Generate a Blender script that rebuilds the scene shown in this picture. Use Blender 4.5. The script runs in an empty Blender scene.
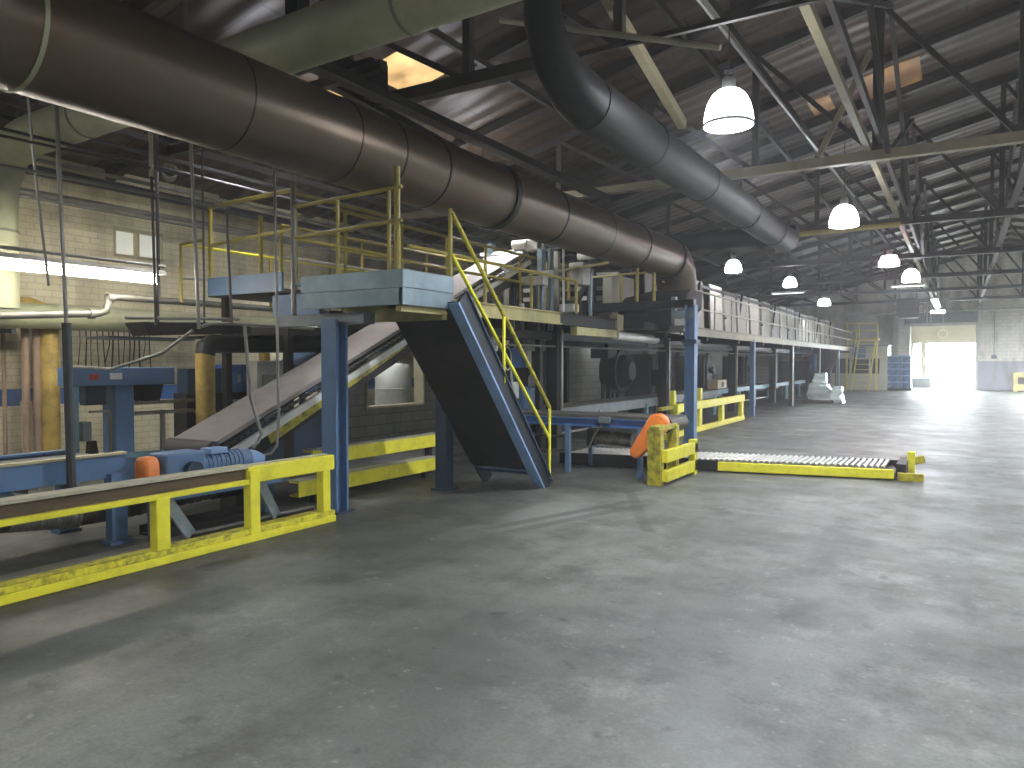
import bpy, math, random
from mathutils import Vector

random.seed(7)
SC = bpy.context.scene
COL = SC.collection

# ------------------------------------------------------------------ camera
cam_data = bpy.data.cameras.new('camera')
cam_data.sensor_width = 36.0
cam_data.lens = 740.0 / 1024.0 * 36.0
cam_data.clip_end = 300
cam = bpy.data.objects.new('camera', cam_data)
COL.objects.link(cam)
cam.location = (0, 0, 1.6)
cam.rotation_euler = (math.radians(90 - 1.70), 0, math.radians(31.2))
SC.camera = cam

# ------------------------------------------------------------------ world, exposure
world = bpy.data.worlds.new('world')
SC.world = world
world.use_nodes = True
wn = world.node_tree.nodes
wn['Background'].inputs[0].default_value = (0.86, 0.93, 1.0, 1)
wn['Background'].inputs[1].default_value = 42.0
SC.view_settings.view_transform = 'Standard'
SC.view_settings.look = 'None'
SC.view_settings.exposure = 1.12
SC.view_settings.gamma = 1.0
SC.view_settings.use_curve_mapping = False
SC.cycles.use_denoising = True
SC.cycles.max_bounces = 8
SC.cycles.diffuse_bounces = 4
SC.cycles.glossy_bounces = 3
SC.cycles.volume_bounces = 1
SC.cycles.sample_clamp_indirect = 6.0

LAMP_W = 250.0          # high-bay lamps
TUBE_E = 25.0           # fluorescent tube emission
DOME_E = 16.0           # glowing acrylic dome
HAZE = 0.003

# ------------------------------------------------------------------ helpers
def lin(h):
    h = h.lstrip('#')
    out = []
    for i in (0, 2, 4):
        c = int(h[i:i + 2], 16) / 255
        out.append(c / 12.92 if c <= 0.04045 else ((c + 0.055) / 1.055) ** 2.4)
    return (*out, 1)

def scale(c, k):
    return (c[0] * k, c[1] * k, c[2] * k, 1)

def material(name, col, rough=0.55, metal=0.0, var=0.25, sc=5.0, dirt=None, dirt_amt=0.5, dirt_sc=2.2, bump=0.0, bump_sc=60.0, stretch=None):
    m = bpy.data.materials.new(name)
    m.use_nodes = True
    nt = m.node_tree
    N, L = nt.nodes, nt.links
    b = N['Principled BSDF']
    c = lin(col) if isinstance(col, str) else col
    tc = N.new('ShaderNodeTexCoord')
    src = tc.outputs['Object']
    if stretch:
        mp = N.new('ShaderNodeMapping')
        mp.inputs['Scale'].default_value = stretch
        L.new(src, mp.inputs[0]); src = mp.outputs[0]
    n1 = N.new('ShaderNodeTexNoise'); n1.inputs['Scale'].default_value = sc; n1.inputs['Detail'].default_value = 5
    L.new(src, n1.inputs['Vector'])
    mx = N.new('ShaderNodeMix'); mx.data_type = 'RGBA'
    mx.inputs[6].default_value = scale(c, 1 - var); mx.inputs[7].default_value = scale(c, 1 + var)
    L.new(n1.outputs[0], mx.inputs[0])
    out = mx.outputs[2]
    if dirt:
        d = lin(dirt) if isinstance(dirt, str) else dirt
        n2 = N.new('ShaderNodeTexNoise'); n2.inputs['Scale'].default_value = dirt_sc; n2.inputs['Detail'].default_value = 8; n2.inputs['Roughness'].default_value = 0.65
        L.new(src, n2.inputs['Vector'])
        mr = N.new('ShaderNodeMapRange')
        mr.inputs[1].default_value = 0.5 - 0.06; mr.inputs[2].default_value = 0.5 + 0.22
        mr.inputs[3].default_value = 0; mr.inputs[4].default_value = dirt_amt
        L.new(n2.outputs[0], mr.inputs[0])
        mx2 = N.new('ShaderNodeMix'); mx2.data_type = 'RGBA'
        L.new(mr.outputs[0], mx2.inputs[0]); L.new(out, mx2.inputs[6]); mx2.inputs[7].default_value = d
        out = mx2.outputs[2]
    L.new(out, b.inputs['Base Color'])
    b.inputs['Roughness'].default_value = rough
    b.inputs['Metallic'].default_value = metal
    if bump:
        n3 = N.new('ShaderNodeTexNoise'); n3.inputs['Scale'].default_value = bump_sc; n3.inputs['Detail'].default_value = 4
        L.new(src, n3.inputs['Vector'])
        bp = N.new('ShaderNodeBump'); bp.inputs['Strength'].default_value = bump; bp.inputs['Distance'].default_value = 0.02
        L.new(n3.outputs[0], bp.inputs['Height']); L.new(bp.outputs[0], b.inputs['Normal'])
    return m

def emissive(name, col, strength, base=None):
    m = bpy.data.materials.new(name); m.use_nodes = True
    b = m.node_tree.nodes['Principled BSDF']
    c = lin(col)
    b.inputs['Base Color'].default_value = lin(base) if base else c
    b.inputs['Roughness'].default_value = 0.4
    b.inputs['Emission Color'].default_value = c
    b.inputs['Emission Strength'].default_value = strength
    return m

class MB:
    """collects geometry in world coordinates and links it as one mesh object"""
    def __init__(s):
        s.v = []; s.f = []; s.sharp = True
    def add(s, verts, faces):
        o = len(s.v)
        s.v += [Vector(p) for p in verts]
        s.f += [tuple(i + o for i in f) for f in faces]
        return s
    def box(s, x0, x1, y0, y1, z0, z1):
        vs = [(x0, y0, z0), (x1, y0, z0), (x1, y1, z0), (x0, y1, z0), (x0, y0, z1), (x1, y0, z1), (x1, y1, z1), (x0, y1, z1)]
        return s.add(vs, [(0, 3, 2, 1), (4, 5, 6, 7), (0, 1, 5, 4), (1, 2, 6, 5), (2, 3, 7, 6), (3, 0, 4, 7)])
    def bar(s, a, b, w, h, up=(0, 0, 1)):
        """rectangular bar from a to b, w across, h along the up direction"""
        a, b = Vector(a), Vector(b)
        d = (b - a).normalized(); u = Vector(up)
        if abs(d.dot(u)) > 0.98:
            u = Vector((0, 1, 0))
        side = d.cross(u).normalized(); u = side.cross(d).normalized()
        vs = []
        for p in (a, b):
            for sx, sz in ((-1, -1), (1, -1), (1, 1), (-1, 1)):
                vs.append(p + side * sx * w / 2 + u * sz * h / 2)
        return s.add(vs, [(3, 2, 1, 0), (4, 5, 6, 7), (0, 1, 5, 4), (1, 2, 6, 5), (2, 3, 7, 6), (3, 0, 4, 7)])
    def channel(s, a, b, w, h, t=0.02, up=(0, 0, 1), flip=1):
        """C channel: web h high with two flanges w deep on one side"""
        a, b = Vector(a), Vector(b)
        d = (b - a).normalized(); u = Vector(up)
        side = d.cross(u).normalized() * flip; u = (d.cross(u).normalized()).cross(d).normalized()
        s.bar(a, b, t, h, up)
        for k in (-1, 1):
            o = u * k * (h / 2 - t / 2) + side * (w / 2)
            s.bar(a + o, b + o, w, t, up)
        return s
    def tube(s, pts, r, n=10, caps=True):
        """round tube along a polyline, mitred at the bends"""
        pts = [Vector(p) for p in pts]
        rs = r if isinstance(r, (list, tuple)) else [r] * len(pts)
        d0 = (pts[1] - pts[0]).normalized()
        ref = Vector((0, 0, 1)) if abs(d0.z) < 0.9 else Vector((1, 0, 0))
        u = d0.cross(ref).normalized(); o = len(s.v)
        for i, p in enumerate(pts):
            if i == 0: t = d0
            elif i == len(pts) - 1: t = (pts[i] - pts[i - 1]).normalized()
            else: t = ((pts[i + 1] - p).normalized() + (p - pts[i - 1]).normalized()).normalized()
            u = (u - t * u.dot(t)).normalized(); w = t.cross(u)
            k = 1.0
            if 0 < i < len(pts) - 1:
                c = max(0.35, (p - pts[i - 1]).normalized().dot(t)); k = min(1.0 / c, 1.5)
            for j in range(n):
                a = 2 * math.pi * j / n
                s.v.append(p + (u * math.cos(a) + w * math.sin(a)) * rs[i] * (1 + (k - 1) * 0.5))
        for i in range(len(pts) - 1):
            for j in range(n):
                q = (j + 1) % n
                s.f.append((o + i * n + j, o + i * n + q, o + (i + 1) * n + q, o + (i + 1) * n + j))
        if caps:
            s.f.append(tuple(o + j for j in reversed(range(n))))
            s.f.append(tuple(o + (len(pts) - 1) * n + j for j in range(n)))
        return s
    def cyl(s, a, b, r, n=16):
        return s.tube([a, b], r, n)
    def ring(s, c, axis, r, t, w, n=24):
        """band of thickness t and width w round an axis"""
        c = Vector(c); ax = Vector(axis).normalized()
        ref = Vector((0, 0, 1)) if abs(ax.z) < 0.9 else Vector((1, 0, 0))
        u = ax.cross(ref).normalized(); v = ax.cross(u)
        o = len(s.v)
        for j in range(n):
            a = 2 * math.pi * j / n; e = u * math.cos(a) + v * math.sin(a)
            for rr, k in ((r, -1), (r + t, -1), (r + t, 1), (r, 1)):
                s.v.append(c + e * rr + ax * k * w / 2)
        for j in range(n):
            q = (j + 1) % n
            for k in range(4):
                m = (k + 1) % 4
                s.f.append((o + j * 4 + k, o + j * 4 + m, o + q * 4 + m, o + q * 4 + k))
        return s
    def lathe(s, c, prof, n=24):
        """profile of (r, z) turned about the vertical through c"""
        c = Vector(c); o = len(s.v)
        for r, z in prof:
            for j in range(n):
                a = 2 * math.pi * j / n
                s.v.append(c + Vector((r * math.cos(a), r * math.sin(a), z)))
        for i in range(len(prof) - 1):
            for j in range(n):
                q = (j + 1) % n
                s.f.append((o + i * n + j, o + i * n + q, o + (i + 1) * n + q, o + (i + 1) * n + j))
        return s
    def prism(s, poly, vec):
        """closed polygon extruded along vec"""
        poly = [Vector(p) for p in poly]; vec = Vector(vec); n = len(poly); o = len(s.v)
        s.v += poly + [p + vec for p in poly]
        s.f.append(tuple(o + i for i in reversed(range(n)))); s.f.append(tuple(o + n + i for i in range(n)))
        for i in range(n):
            q = (i + 1) % n
            s.f.append((o + i, o + q, o + n + q, o + n + i))
        return s
    def build(s, name, mat, parent=None, origin=None, bevel=0.0):
        org = Vector((0, 0, 0))
        if parent is not None:
            p = parent
            while p is not None:
                org += p.location; p = p.parent
            loc = Vector((0, 0, 0))
        else:
            xs = [v.x for v in s.v]; ys = [v.y for v in s.v]; zs = [v.z for v in s.v]
            org = Vector(origin) if origin else Vector(((min(xs) + max(xs)) / 2, (min(ys) + max(ys)) / 2, min(zs)))
            loc = org
        me = bpy.data.meshes.new(name)
        me.from_pydata([tuple(v - org) for v in s.v], [], s.f)
        import bmesh
        bm = bmesh.new(); bm.from_mesh(me); bmesh.ops.recalc_face_normals(bm, faces=bm.faces); bm.to_mesh(me); bm.free()
        me.polygons.foreach_set('use_smooth', [True] * len(me.polygons))
        me.set_sharp_from_angle(angle=math.radians(35))
        me.materials.append(mat)
        o = bpy.data.objects.new(name, me); COL.objects.link(o)
        o.location = loc
        if parent is not None: o.parent = parent
        if bevel:
            bv = o.modifiers.new('bevel', 'BEVEL'); bv.width = bevel; bv.segments = 2; bv.limit_method = 'ANGLE'; bv.angle_limit = math.radians(40)
        return o

def tag(o, label, cat, group=None, kind=None):
    o['label'] = label; o['category'] = cat
    if group: o['group'] = group
    if kind: o['kind'] = kind
    return o

def thing(name, loc, label, cat, group=None, kind=None):
    o = bpy.data.objects.new(name, None); COL.objects.link(o)
    o.empty_display_size = 0.1; o.location = loc
    return tag(o, label, cat, group, kind)

def struct(o, label=None, cat=None):
    o['kind'] = 'structure'
    if label: o['label'] = label
    if cat: o['category'] = cat
    return o

def copy_tree(o, parent=None):
    c = o.copy(); COL.objects.link(c)
    if parent is not None: c.parent = parent
    for ch in list(o.children): copy_tree(ch, c)
    return c

def B(*a): return MB().box(*a)

# ------------------------------------------------------------------ materials
M = {}
M['blue'] = material('blue_paint', '#54759c', 0.5, 0, 0.15, 4, '#5a6470', 0.55, 2.5)
M['blue_light'] = material('light_blue_paint', '#7f9fc8', 0.5, 0, 0.12, 5, '#5d6a7c', 0.4, 3)
M['blue_dark'] = material('dark_blue_paint', '#26394f', 0.55, 0, 0.2, 5, '#1a1d22', 0.6, 3)
M['stair_navy'] = material('stair_navy_paint', '#16222f', 0.5, 0, 0.2, 5, '#0f1114', 0.6, 3)
M['teal'] = material('teal_paint', '#6c93a0', 0.5, 0, 0.15, 5, '#47525a', 0.5, 3)
M['yellow'] = material('yellow_paint', '#eae23a', 0.45, 0, 0.06, 6, '#8d8434', 0.4, 6, 0.08, 30)
M['yellow_dirty'] = material('dirty_yellow_paint', '#b9ae2e', 0.55, 0, 0.15, 7, '#2c2a1e', 0.9, 9)
M['yellow_scuffed'] = material('scuffed_yellow_paint', '#d8cf36', 0.5, 0, 0.1, 7, '#38352a', 0.9, 14)
M['yellow_ladder'] = material('ladder_yellow', '#d2c564', 0.5, 0, 0.1, 5, '#8a8040', 0.4, 4)
M['yellow_rail'] = material('handrail_yellow', '#a3943a', 0.45, 0, 0.12, 5, '#6b6130', 0.5, 4)  # yellow darkened to put the rails' shading into the colour
M['yellow_pale'] = material('pale_yellow_paint', '#b8ae72', 0.55, 0, 0.15, 3, '#5a5434', 0.6, 2.5)
M['timber_top'] = material('dusty_timber', '#b8b39c', 0.8, 0, 0.15, 8, '#6f6a58', 0.5, 6, 0.2, 50, (6, 1, 6))
M['timber_brown'] = material('brown_timber', '#5c4c36', 0.75, 0, 0.25, 8, '#2e2518', 0.7, 4, 0.2, 50, (6, 1, 6))
M['orange'] = material('orange_guard_paint', '#f2873a', 0.45, 0, 0.08, 6, '#8d5a35', 0.3, 5)
M['galv'] = material('galvanised_steel', '#7f9098', 0.4, 0.6, 0.15, 6, '#4d5960', 0.5, 2.5)
M['steel'] = material('worn_steel', '#9a9a96', 0.38, 0.7, 0.2, 8, '#4b4843', 0.6, 5)
M['roller'] = material('roller_steel', '#a8a8a0', 0.34, 0.7, 0.15, 10, '#5c574e', 0.5, 8)
M['dark'] = material('sooty_steel', '#1f1e1d', 0.6, 0.3, 0.3, 5, '#33291f', 0.4, 3)
M['black'] = material('black_iron', '#101112', 0.55, 0.2, 0.3, 5)
M['soot'] = material('soot_covered_panel', '#131414', 0.75, 0, 0.3, 4, '#2f2a24', 0.6, 2)
M['duct'] = material('browned_duct_metal', '#685d50', 0.37, 0.6, 0.16, 1.6, '#6b5036', 0.6, 1.1, 0.05, 8)
M['duct_dark'] = material('dark_duct_metal', '#1b1b1b', 0.55, 0.0, 0.2, 2.5, '#2c2721', 0.5, 1.5)
M['duct_pale'] = material('pale_duct_paint', '#a9ab8c', 0.5, 0.1, 0.14, 2, '#75755d', 0.6, 1.5)
M['pipe'] = material('grey_pipe', '#85837a', 0.45, 0.4, 0.15, 4, '#4e4a43', 0.5, 3)
M['pipe_cream'] = material('cream_pipe', '#b9b08e', 0.55, 0, 0.12, 4, '#7c7052', 0.5, 3)
M['pipe_pink'] = material('pinkish_pipe', '#a58d78', 0.55, 0, 0.12, 4, '#6a5648', 0.5, 3)
M['pipe_yellow'] = material('ochre_pipe', '#bda254', 0.55, 0, 0.15, 4, '#5a4420', 0.75, 3)
M['rod'] = material('conduit_steel', '#8c8c86', 0.4, 0.5, 0.15, 5)
M['rod_dark'] = material('dark_rod', '#47474a', 0.5, 0.3, 0.15, 5)
M['belt'] = material('grey_belt', '#a79f9b', 0.6, 0, 0.1, 3, '#6a625d', 0.5, 1.6)
M['belt_dark'] = material('dark_belt', '#53504d', 0.6, 0, 0.15, 3, '#38342f', 0.4, 2)
M['white'] = material('off_white_paint', '#c9c9c2', 0.5, 0, 0.08, 5, '#8b8880', 0.4, 3)
M['panel'] = material('oven_panel', '#9a9387', 0.55, 0.1, 0.1, 2, '#6f675a', 0.55, 1.4)
M['panel_white'] = material('bright_white_paint', '#e4e4de', 0.5, 0, 0.05, 5, '#a8a69c', 0.4, 3)
M['panel_pale'] = material('pale_oven_panel', '#a19b90', 0.6, 0.0, 0.1, 2, '#77705f', 0.55, 1.4)
M['railing_white'] = material('pale_railing', '#b5b1a2', 0.5, 0.1, 0.1, 5, '#7c7666', 0.4, 4)
M['deck_edge'] = material('deck_edge_beige', '#8a8468', 0.55, 0.1, 0.12, 3, '#625c48', 0.6, 2)
M['truss'] = material('truss_steel', '#403b37', 0.6, 0.2, 0.25, 4, '#2a2422', 0.5, 3)
M['beam_beige'] = material('beige_beam', '#8f866b', 0.6, 0, 0.12, 3, '#5f563f', 0.5, 2)
M['beam_yellow'] = material('yellow_beam', '#a8964a', 0.6, 0, 0.12, 3, '#6a5a2e', 0.5, 2)
M['motor_grey'] = material('grey_motor', '#7d8488', 0.5, 0.3, 0.15, 6, '#4b4d4e', 0.5, 4)
M['brace_grey'] = material('blue_grey_brace', '#93a0aa', 0.55, 0, 0.12, 6, '#5d666d', 0.5, 4)
M['hose'] = material('dirty_hose', '#4a4640', 0.65, 0.1, 0.25, 7, '#8b867a', 0.7, 8)
M['hose_silver'] = material('silver_hose', '#b4b4ac', 0.35, 0.7, 0.15, 8, '#5a564e', 0.5, 7)
M['label_red'] = material('red_label', '#b0402c', 0.6, 0, 0.05)
M['label_white'] = material('white_label', '#d8dad8', 0.6, 0, 0.05)
M['booth_white'] = material('booth_panel', '#b7b8a6', 0.6, 0, 0.07, 2, '#8b8c7c', 0.4, 1)
M['booth_glass'] = material('dark_window', '#1d2426', 0.15, 0, 0.1)
M['crate_blue'] = material('blue_crate_plastic', '#3a5676', 0.3, 0, 0.2, 3, '#9fb6cc', 0.5, 4)
M['pallet'] = material('pallet_wood', '#3d342a', 0.8, 0, 0.2, 6)
M['plastic'] = material('clear_wrap', '#b4beb8', 0.22, 0.1, 0.25, 5, '#6f7c78', 0.6, 5, 0.5, 14)
M['cabinet_blue'] = material('cabinet_blue', '#3f66a0', 0.45, 0, 0.1, 4, '#304a70', 0.4, 3)
M['concrete_slab'] = material('kerb_concrete', '#8a897f', 0.8, 0, 0.12, 5, '#5c5a52', 0.6, 2.5, 0.2, 40)
M['outside_concrete'] = material('yard_concrete', '#bdbcb4', 0.8, 0, 0.08, 2)
M['dome'] = emissive('glowing_dome', '#f3f6ff', DOME_E)
M['dome_far'] = emissive('glowing_lens', '#f3f6ff', DOME_E)
M['dome_pink'] = emissive('pink_glowing_dome', '#ffb9cf', 7)
M['tube'] = emissive('fluorescent_tube', '#fff8ea', TUBE_E)
M['tube_cold'] = emissive('cold_fluorescent_tube', '#f4f8ff', 20)
M['tube_dim'] = emissive('dim_tube', '#f4f8ff', 1.2)
M['amber'] = emissive('amber_translucent_sheet', '#d08a3e', 0.5)

# ---- floor
def floor_material():
    m = bpy.data.materials.new('worn_concrete_floor'); m.use_nodes = True
    nt = m.node_tree; N, L = nt.nodes, nt.links; b = N['Principled BSDF']
    tc = N.new('ShaderNodeNewGeometry'); P = tc.outputs['Position']
    def nz(s, d=6, r=0.6, stretch=None):
        n = N.new('ShaderNodeTexNoise'); n.inputs['Scale'].default_value = s; n.inputs['Detail'].default_value = d; n.inputs['Roughness'].default_value = r
        src = P
        if stretch:
            mp = N.new('ShaderNodeMapping'); mp.inputs['Scale'].default_value = stretch[:3]
            if len(stretch) > 3: mp.inputs['Rotation'].default_value = (0, 0, stretch[3])
            L.new(P, mp.inputs[0]); src = mp.outputs[0]
        L.new(src, n.inputs['Vector']); return n.outputs[0]
    def rng(x, a, c, lo, hi):
        r = N.new('ShaderNodeMapRange'); r.inputs[1].default_value = a; r.inputs[2].default_value = c; r.inputs[3].default_value = lo; r.inputs[4].default_value = hi
        L.new(x, r.inputs[0]); return r.outputs[0]
    def mix(f, a, c):
        x = N.new('ShaderNodeMix'); x.data_type = 'RGBA'
        L.new(f, x.inputs[0])
        for k, v in ((6, a), (7, c)):
            if isinstance(v, tuple): x.inputs[k].default_value = v
            else: L.new(v, x.inputs[k])
        return x.outputs[2]
    col = mix(rng(nz(0.45, 4), 0.35, 0.65, 0, 1), lin('#565853'), lin('#7d807a'))
    col = mix(rng(nz(1.7, 9, 0.75), 0.48, 0.66, 0, 0.8), col, lin('#42413d'))                      # grime
    col = mix(rng(nz(1.1, 9, 0.72), 0.54, 0.7, 0, 0.65), col, lin('#9b9d97'))                      # worn pale areas
    col = mix(rng(nz(1.0, 6, 0.65, (2.4, 0.25, 1)), 0.54, 0.7, 0, 0.45), col, lin('#3d3c3a'))      # wheel streaks down the hall
    col = mix(rng(nz(0.9, 6, 0.65, (2.0, 0.3, 1, 0.7)), 0.58, 0.74, 0, 0.4), col, lin('#454440'))
    col = mix(rng(nz(5, 5, 0.6), 0.62, 0.7, 0, 0.6), col, lin('#33322f'))                          # oil spots
    col = mix(rng(nz(11, 4, 0.6), 0.64, 0.72, 0, 0.5), col, lin('#a3a59f'))
    col = mix(rng(nz(45, 3, 0.7), 0.35, 0.65, 0, 0.35), col, lin('#3f3f3b'))                       # grain
    # darker towards the machine line
    sx = N.new('ShaderNodeSeparateXYZ'); L.new(P, sx.inputs[0])
    edge = N.new('ShaderNodeMath'); edge.operation = 'MULTIPLY'; L.new(rng(sx.outputs['X'], -3.3, -5.2, 0, 1), edge.inputs[0]); L.new(rng(nz(1.3, 8, 0.7), 0.3, 0.6, 0.25, .9), edge.inputs[1])
    col = mix(edge.outputs[0], col, lin('#34332f'))
    # lighter repair patch beside the stair
    sp = N.new('ShaderNodeSeparateXYZ'); L.new(P, sp.inputs[0])
    def mth(op, a, c):
        q = N.new('ShaderNodeMath'); q.operation = op
        for i, v in enumerate((a, c)):
            if isinstance(v, (int, float)): q.inputs[i].default_value = v
            else: L.new(v, q.inputs[i])
        return q.outputs[0]
    ex = mth('DIVIDE', mth('ADD', sp.outputs['X'], 3.65), .42); ey = mth('DIVIDE', mth('ADD', sp.outputs['Y'], -6.85), .85)
    rr = mth('ADD', mth('ADD', mth('MULTIPLY', ex, ex), mth('MULTIPLY', ey, ey)), mth('MULTIPLY', nz(2.5), .9))
    col = mix(rng(rr, 1.7, .9, 0, .5), col, lin('#8d908b'))
    for ax, ay, sl in ((-3.55, 6.9, .32), (-3.3, 6.9, .32), (-3.0, 7.6, -.5)):   # tyre marks crossing it
        dd = mth('ABSOLUTE', mth('SUBTRACT', mth('SUBTRACT', sp.outputs['X'], ax), mth('MULTIPLY', mth('ADD', sp.outputs['Y'], -ay), sl)), 0)
        near = mth('LESS_THAN', mth('ABSOLUTE', mth('ADD', sp.outputs['Y'], -ay), 0), 1.0)
        col = mix(mth('MULTIPLY', rng(dd, .05, .09, .6, 0), near), col, lin('#4a4845'))
    L.new(col, b.inputs['Base Color'])
    L.new(rng(nz(1.6, 6, 0.6), 0.3, 0.7, 0.42, 0.7), b.inputs['Roughness'])
    bp = N.new('ShaderNodeBump'); bp.inputs['Strength'].default_value = 0.12; bp.inputs['Distance'].default_value = 0.02
    L.new(nz(9, 6, 0.6), bp.inputs['Height']); L.new(bp.outputs[0], b.inputs['Normal'])
    return m

def block_material(name, c1, c2, mortar, axis='Y', stripe=None, lower=None, bw=0.4, bh=0.2):
    """painted block wall; stripe / lower are paint bands given as heights"""
    m = bpy.data.materials.new(name); m.use_nodes = True
    nt = m.node_tree; N, L = nt.nodes, nt.links; b = N['Principled BSDF']
    g = N.new('ShaderNodeNewGeometry'); sp = N.new('ShaderNodeSeparateXYZ'); L.new(g.outputs['Position'], sp.inputs[0])
    cb = N.new('ShaderNodeCombineXYZ'); L.new(sp.outputs['Y' if axis == 'Y' else 'X'], cb.inputs[0]); L.new(sp.outputs['Z'], cb.inputs[1])
    br = N.new('ShaderNodeTexBrick'); L.new(cb.outputs[0], br.inputs['Vector'])
    br.inputs['Color1'].default_value = lin(c1); br.inputs['Color2'].default_value = lin(c2); br.inputs['Mortar'].default_value = lin(mortar)
    br.inputs['Scale'].default_value = 1.0; br.inputs['Mortar Size'].default_value = 0.008
    br.inputs['Brick Width'].default_value = bw; br.inputs['Row Height'].default_value = bh
    out = br.outputs['Color']
    def band(lo, hi, colr, cur):
        a = N.new('ShaderNodeMath'); a.operation = 'GREATER_THAN'; L.new(sp.outputs['Z'], a.inputs[0]); a.inputs[1].default_value = lo
        c = N.new('ShaderNodeMath'); c.operation = 'LESS_THAN'; L.new(sp.outputs['Z'], c.inputs[0]); c.inputs[1].default_value = hi
        mm = N.new('ShaderNodeMath'); mm.operation = 'MULTIPLY'; L.new(a.outputs[0], mm.inputs[0]); L.new(c.outputs[0], mm.inputs[1])
        x = N.new('ShaderNodeMix'); x.data_type = 'RGBA'; L.new(mm.outputs[0], x.inputs[0]); L.new(cur, x.inputs[6]); x.inputs[7].default_value = lin(colr)
        return x.outputs[2]
    if stripe: out = band(stripe[0], stripe[1], stripe[2], out)
    if lower: out = band(-1, lower[0], lower[1], out)
    n = N.new('ShaderNodeTexNoise'); n.inputs['Scale'].default_value = 1.1; n.inputs['Detail'].default_value = 8
    mp = N.new('ShaderNodeMapping'); mp.inputs['Scale'].default_value = (1.5, 1.5, 0.5); L.new(g.outputs['Position'], mp.inputs[0]); L.new(mp.outputs[0], n.inputs['Vector'])
    r = N.new('ShaderNodeMapRange'); r.inputs[1].default_value = 0.45; r.inputs[2].default_value = 0.75; r.inputs[3].default_value = 0; r.inputs[4].default_value = 0.65
    L.new(n.outputs[0], r.inputs[0])
    x = N.new('ShaderNodeMix'); x.data_type = 'RGBA'; L.new(r.outputs[0], x.inputs[0]); L.new(out, x.inputs[6]); x.inputs[7].default_value = lin('#6b6555')
    L.new(x.outputs[2], b.inputs['Base Color']); b.inputs['Roughness'].default_value = 0.7
    bp = N.new('ShaderNodeBump'); bp.inputs['Strength'].default_value = 0.4; bp.inputs['Distance'].default_value = 0.01
    L.new(br.outputs['Fac'], bp.inputs['Height']); bp.invert = True; L.new(bp.outputs[0], b.inputs['Normal'])
    return m

def roof_material():
    m = bpy.data.materials.new('sooty_roof_sheeting'); m.use_nodes = True
    nt = m.node_tree; N, L = nt.nodes, nt.links; b = N['Principled BSDF']
    g = N.new('ShaderNodeNewGeometry'); P = g.outputs['Position']
    sp = N.new('ShaderNodeSeparateXYZ'); L.new(P, sp.inputs[0])
    br = N.new('ShaderNodeTexBrick')
    cb = N.new('ShaderNodeCombineXYZ'); L.new(sp.outputs['X'], cb.inputs[0]); L.new(sp.outputs['Y'], cb.inputs[1]); L.new(cb.outputs[0], br.inputs['Vector'])
    br.inputs['Color1'].default_value = lin('#46372c'); br.inputs['Color2'].default_value = lin('#5a483a'); br.inputs['Mortar'].default_value = lin('#1c1612')
    br.inputs['Scale'].default_value = 1; br.inputs['Brick Width'].default_value = 2.4; br.inputs['Row Height'].default_value = 0.68; br.inputs['Mortar Size'].default_value = 0.02
    n = N.new('ShaderNodeTexNoise'); n.inputs['Scale'].default_value = 0.7; n.inputs['Detail'].default_value = 8; L.new(P, n.inputs['Vector'])
    r = N.new('ShaderNodeMapRange'); r.inputs[1].default_value = 0.4; r.inputs[2].default_value = 0.7; r.inputs[3].default_value = 0; r.inputs[4].default_value = 0.8; L.new(n.outputs[0], r.inputs[0])
    x = N.new('ShaderNodeMix'); x.data_type = 'RGBA'; L.new(r.outputs[0], x.inputs[0]); L.new(br.outputs['Color'], x.inputs[6]); x.inputs[7].default_value = lin('#33291f')
    L.new(x.outputs[2], b.inputs['Base Color']); b.inputs['Roughness'].default_value = 0.5; b.inputs['Metallic'].default_value = 0.1
    wv = N.new('ShaderNodeTexWave'); wv.bands_direction = 'Y'; wv.inputs['Scale'].default_value = 0.75; wv.inputs['Distortion'].default_value = 1.2; wv.inputs['Detail'].default_value = 2
    L.new(P, wv.inputs['Vector'])
    bp = N.new('ShaderNodeBump'); bp.inputs['Strength'].default_value = 0.4; bp.inputs['Distance'].default_value = 0.06
    L.new(wv.outputs['Fac'], bp.inputs['Height']); L.new(bp.outputs[0], b.inputs['Normal'])
    return m

M['floor'] = floor_material()
M['wall_cream'] = block_material('cream_block_wall', '#d8cfae', '#ddd5b8', '#c6bd9c', 'Y', (0.95, 1.2, '#3b67a8'), None, .24, .1)
M['wall_grey'] = block_material('grey_block_wall', '#73736b', '#7f7f77', '#4d4d48', 'Y')
M['wall_grey_cross'] = block_material('grey_cross_block_wall', '#73736b', '#7f7f77', '#4d4d48', 'X')
M['wall_far'] = block_material('far_wall_block', '#d0ccc2', '#d8d4ca', '#b5b1a7', 'X', None, (1.65, '#a3a3ad'))
M['wall_plain'] = material('wall_paint', '#9c998c', 0.8, 0, 0.1, 1.5, '#6d6a5e', 0.5, 1)
M['roof'] = roof_material()

# ================================================================== setting
ZB = 4.8                      # underside chord level of the trusses
RIDGE_X, RIDGE_Z, EAVE_X, EAVE_Z = 2.0, 8.0, -12.0, 4.75
def roof_z(x):
    if x <= RIDGE_X: return EAVE_Z + (x - EAVE_X) * (RIDGE_Z - EAVE_Z) / (RIDGE_X - EAVE_X)
    return RIDGE_Z - (x - RIDGE_X) * (RIDGE_Z - EAVE_Z) / (RIDGE_X - EAVE_X)
RIGHT_X = 13.0
Y0, Y1 = -7.0, 50.0

struct(B(-12.3, RIGHT_X + .3, Y0 - .3, Y1 + .3, -0.2, 0.0).build('floor', M['floor'], origin=(0, 0, 0)))
struct(B(-30, 30, Y1 + .3, 90, -0.25, -0.05).build('ground_outside', M['outside_concrete']))

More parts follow.
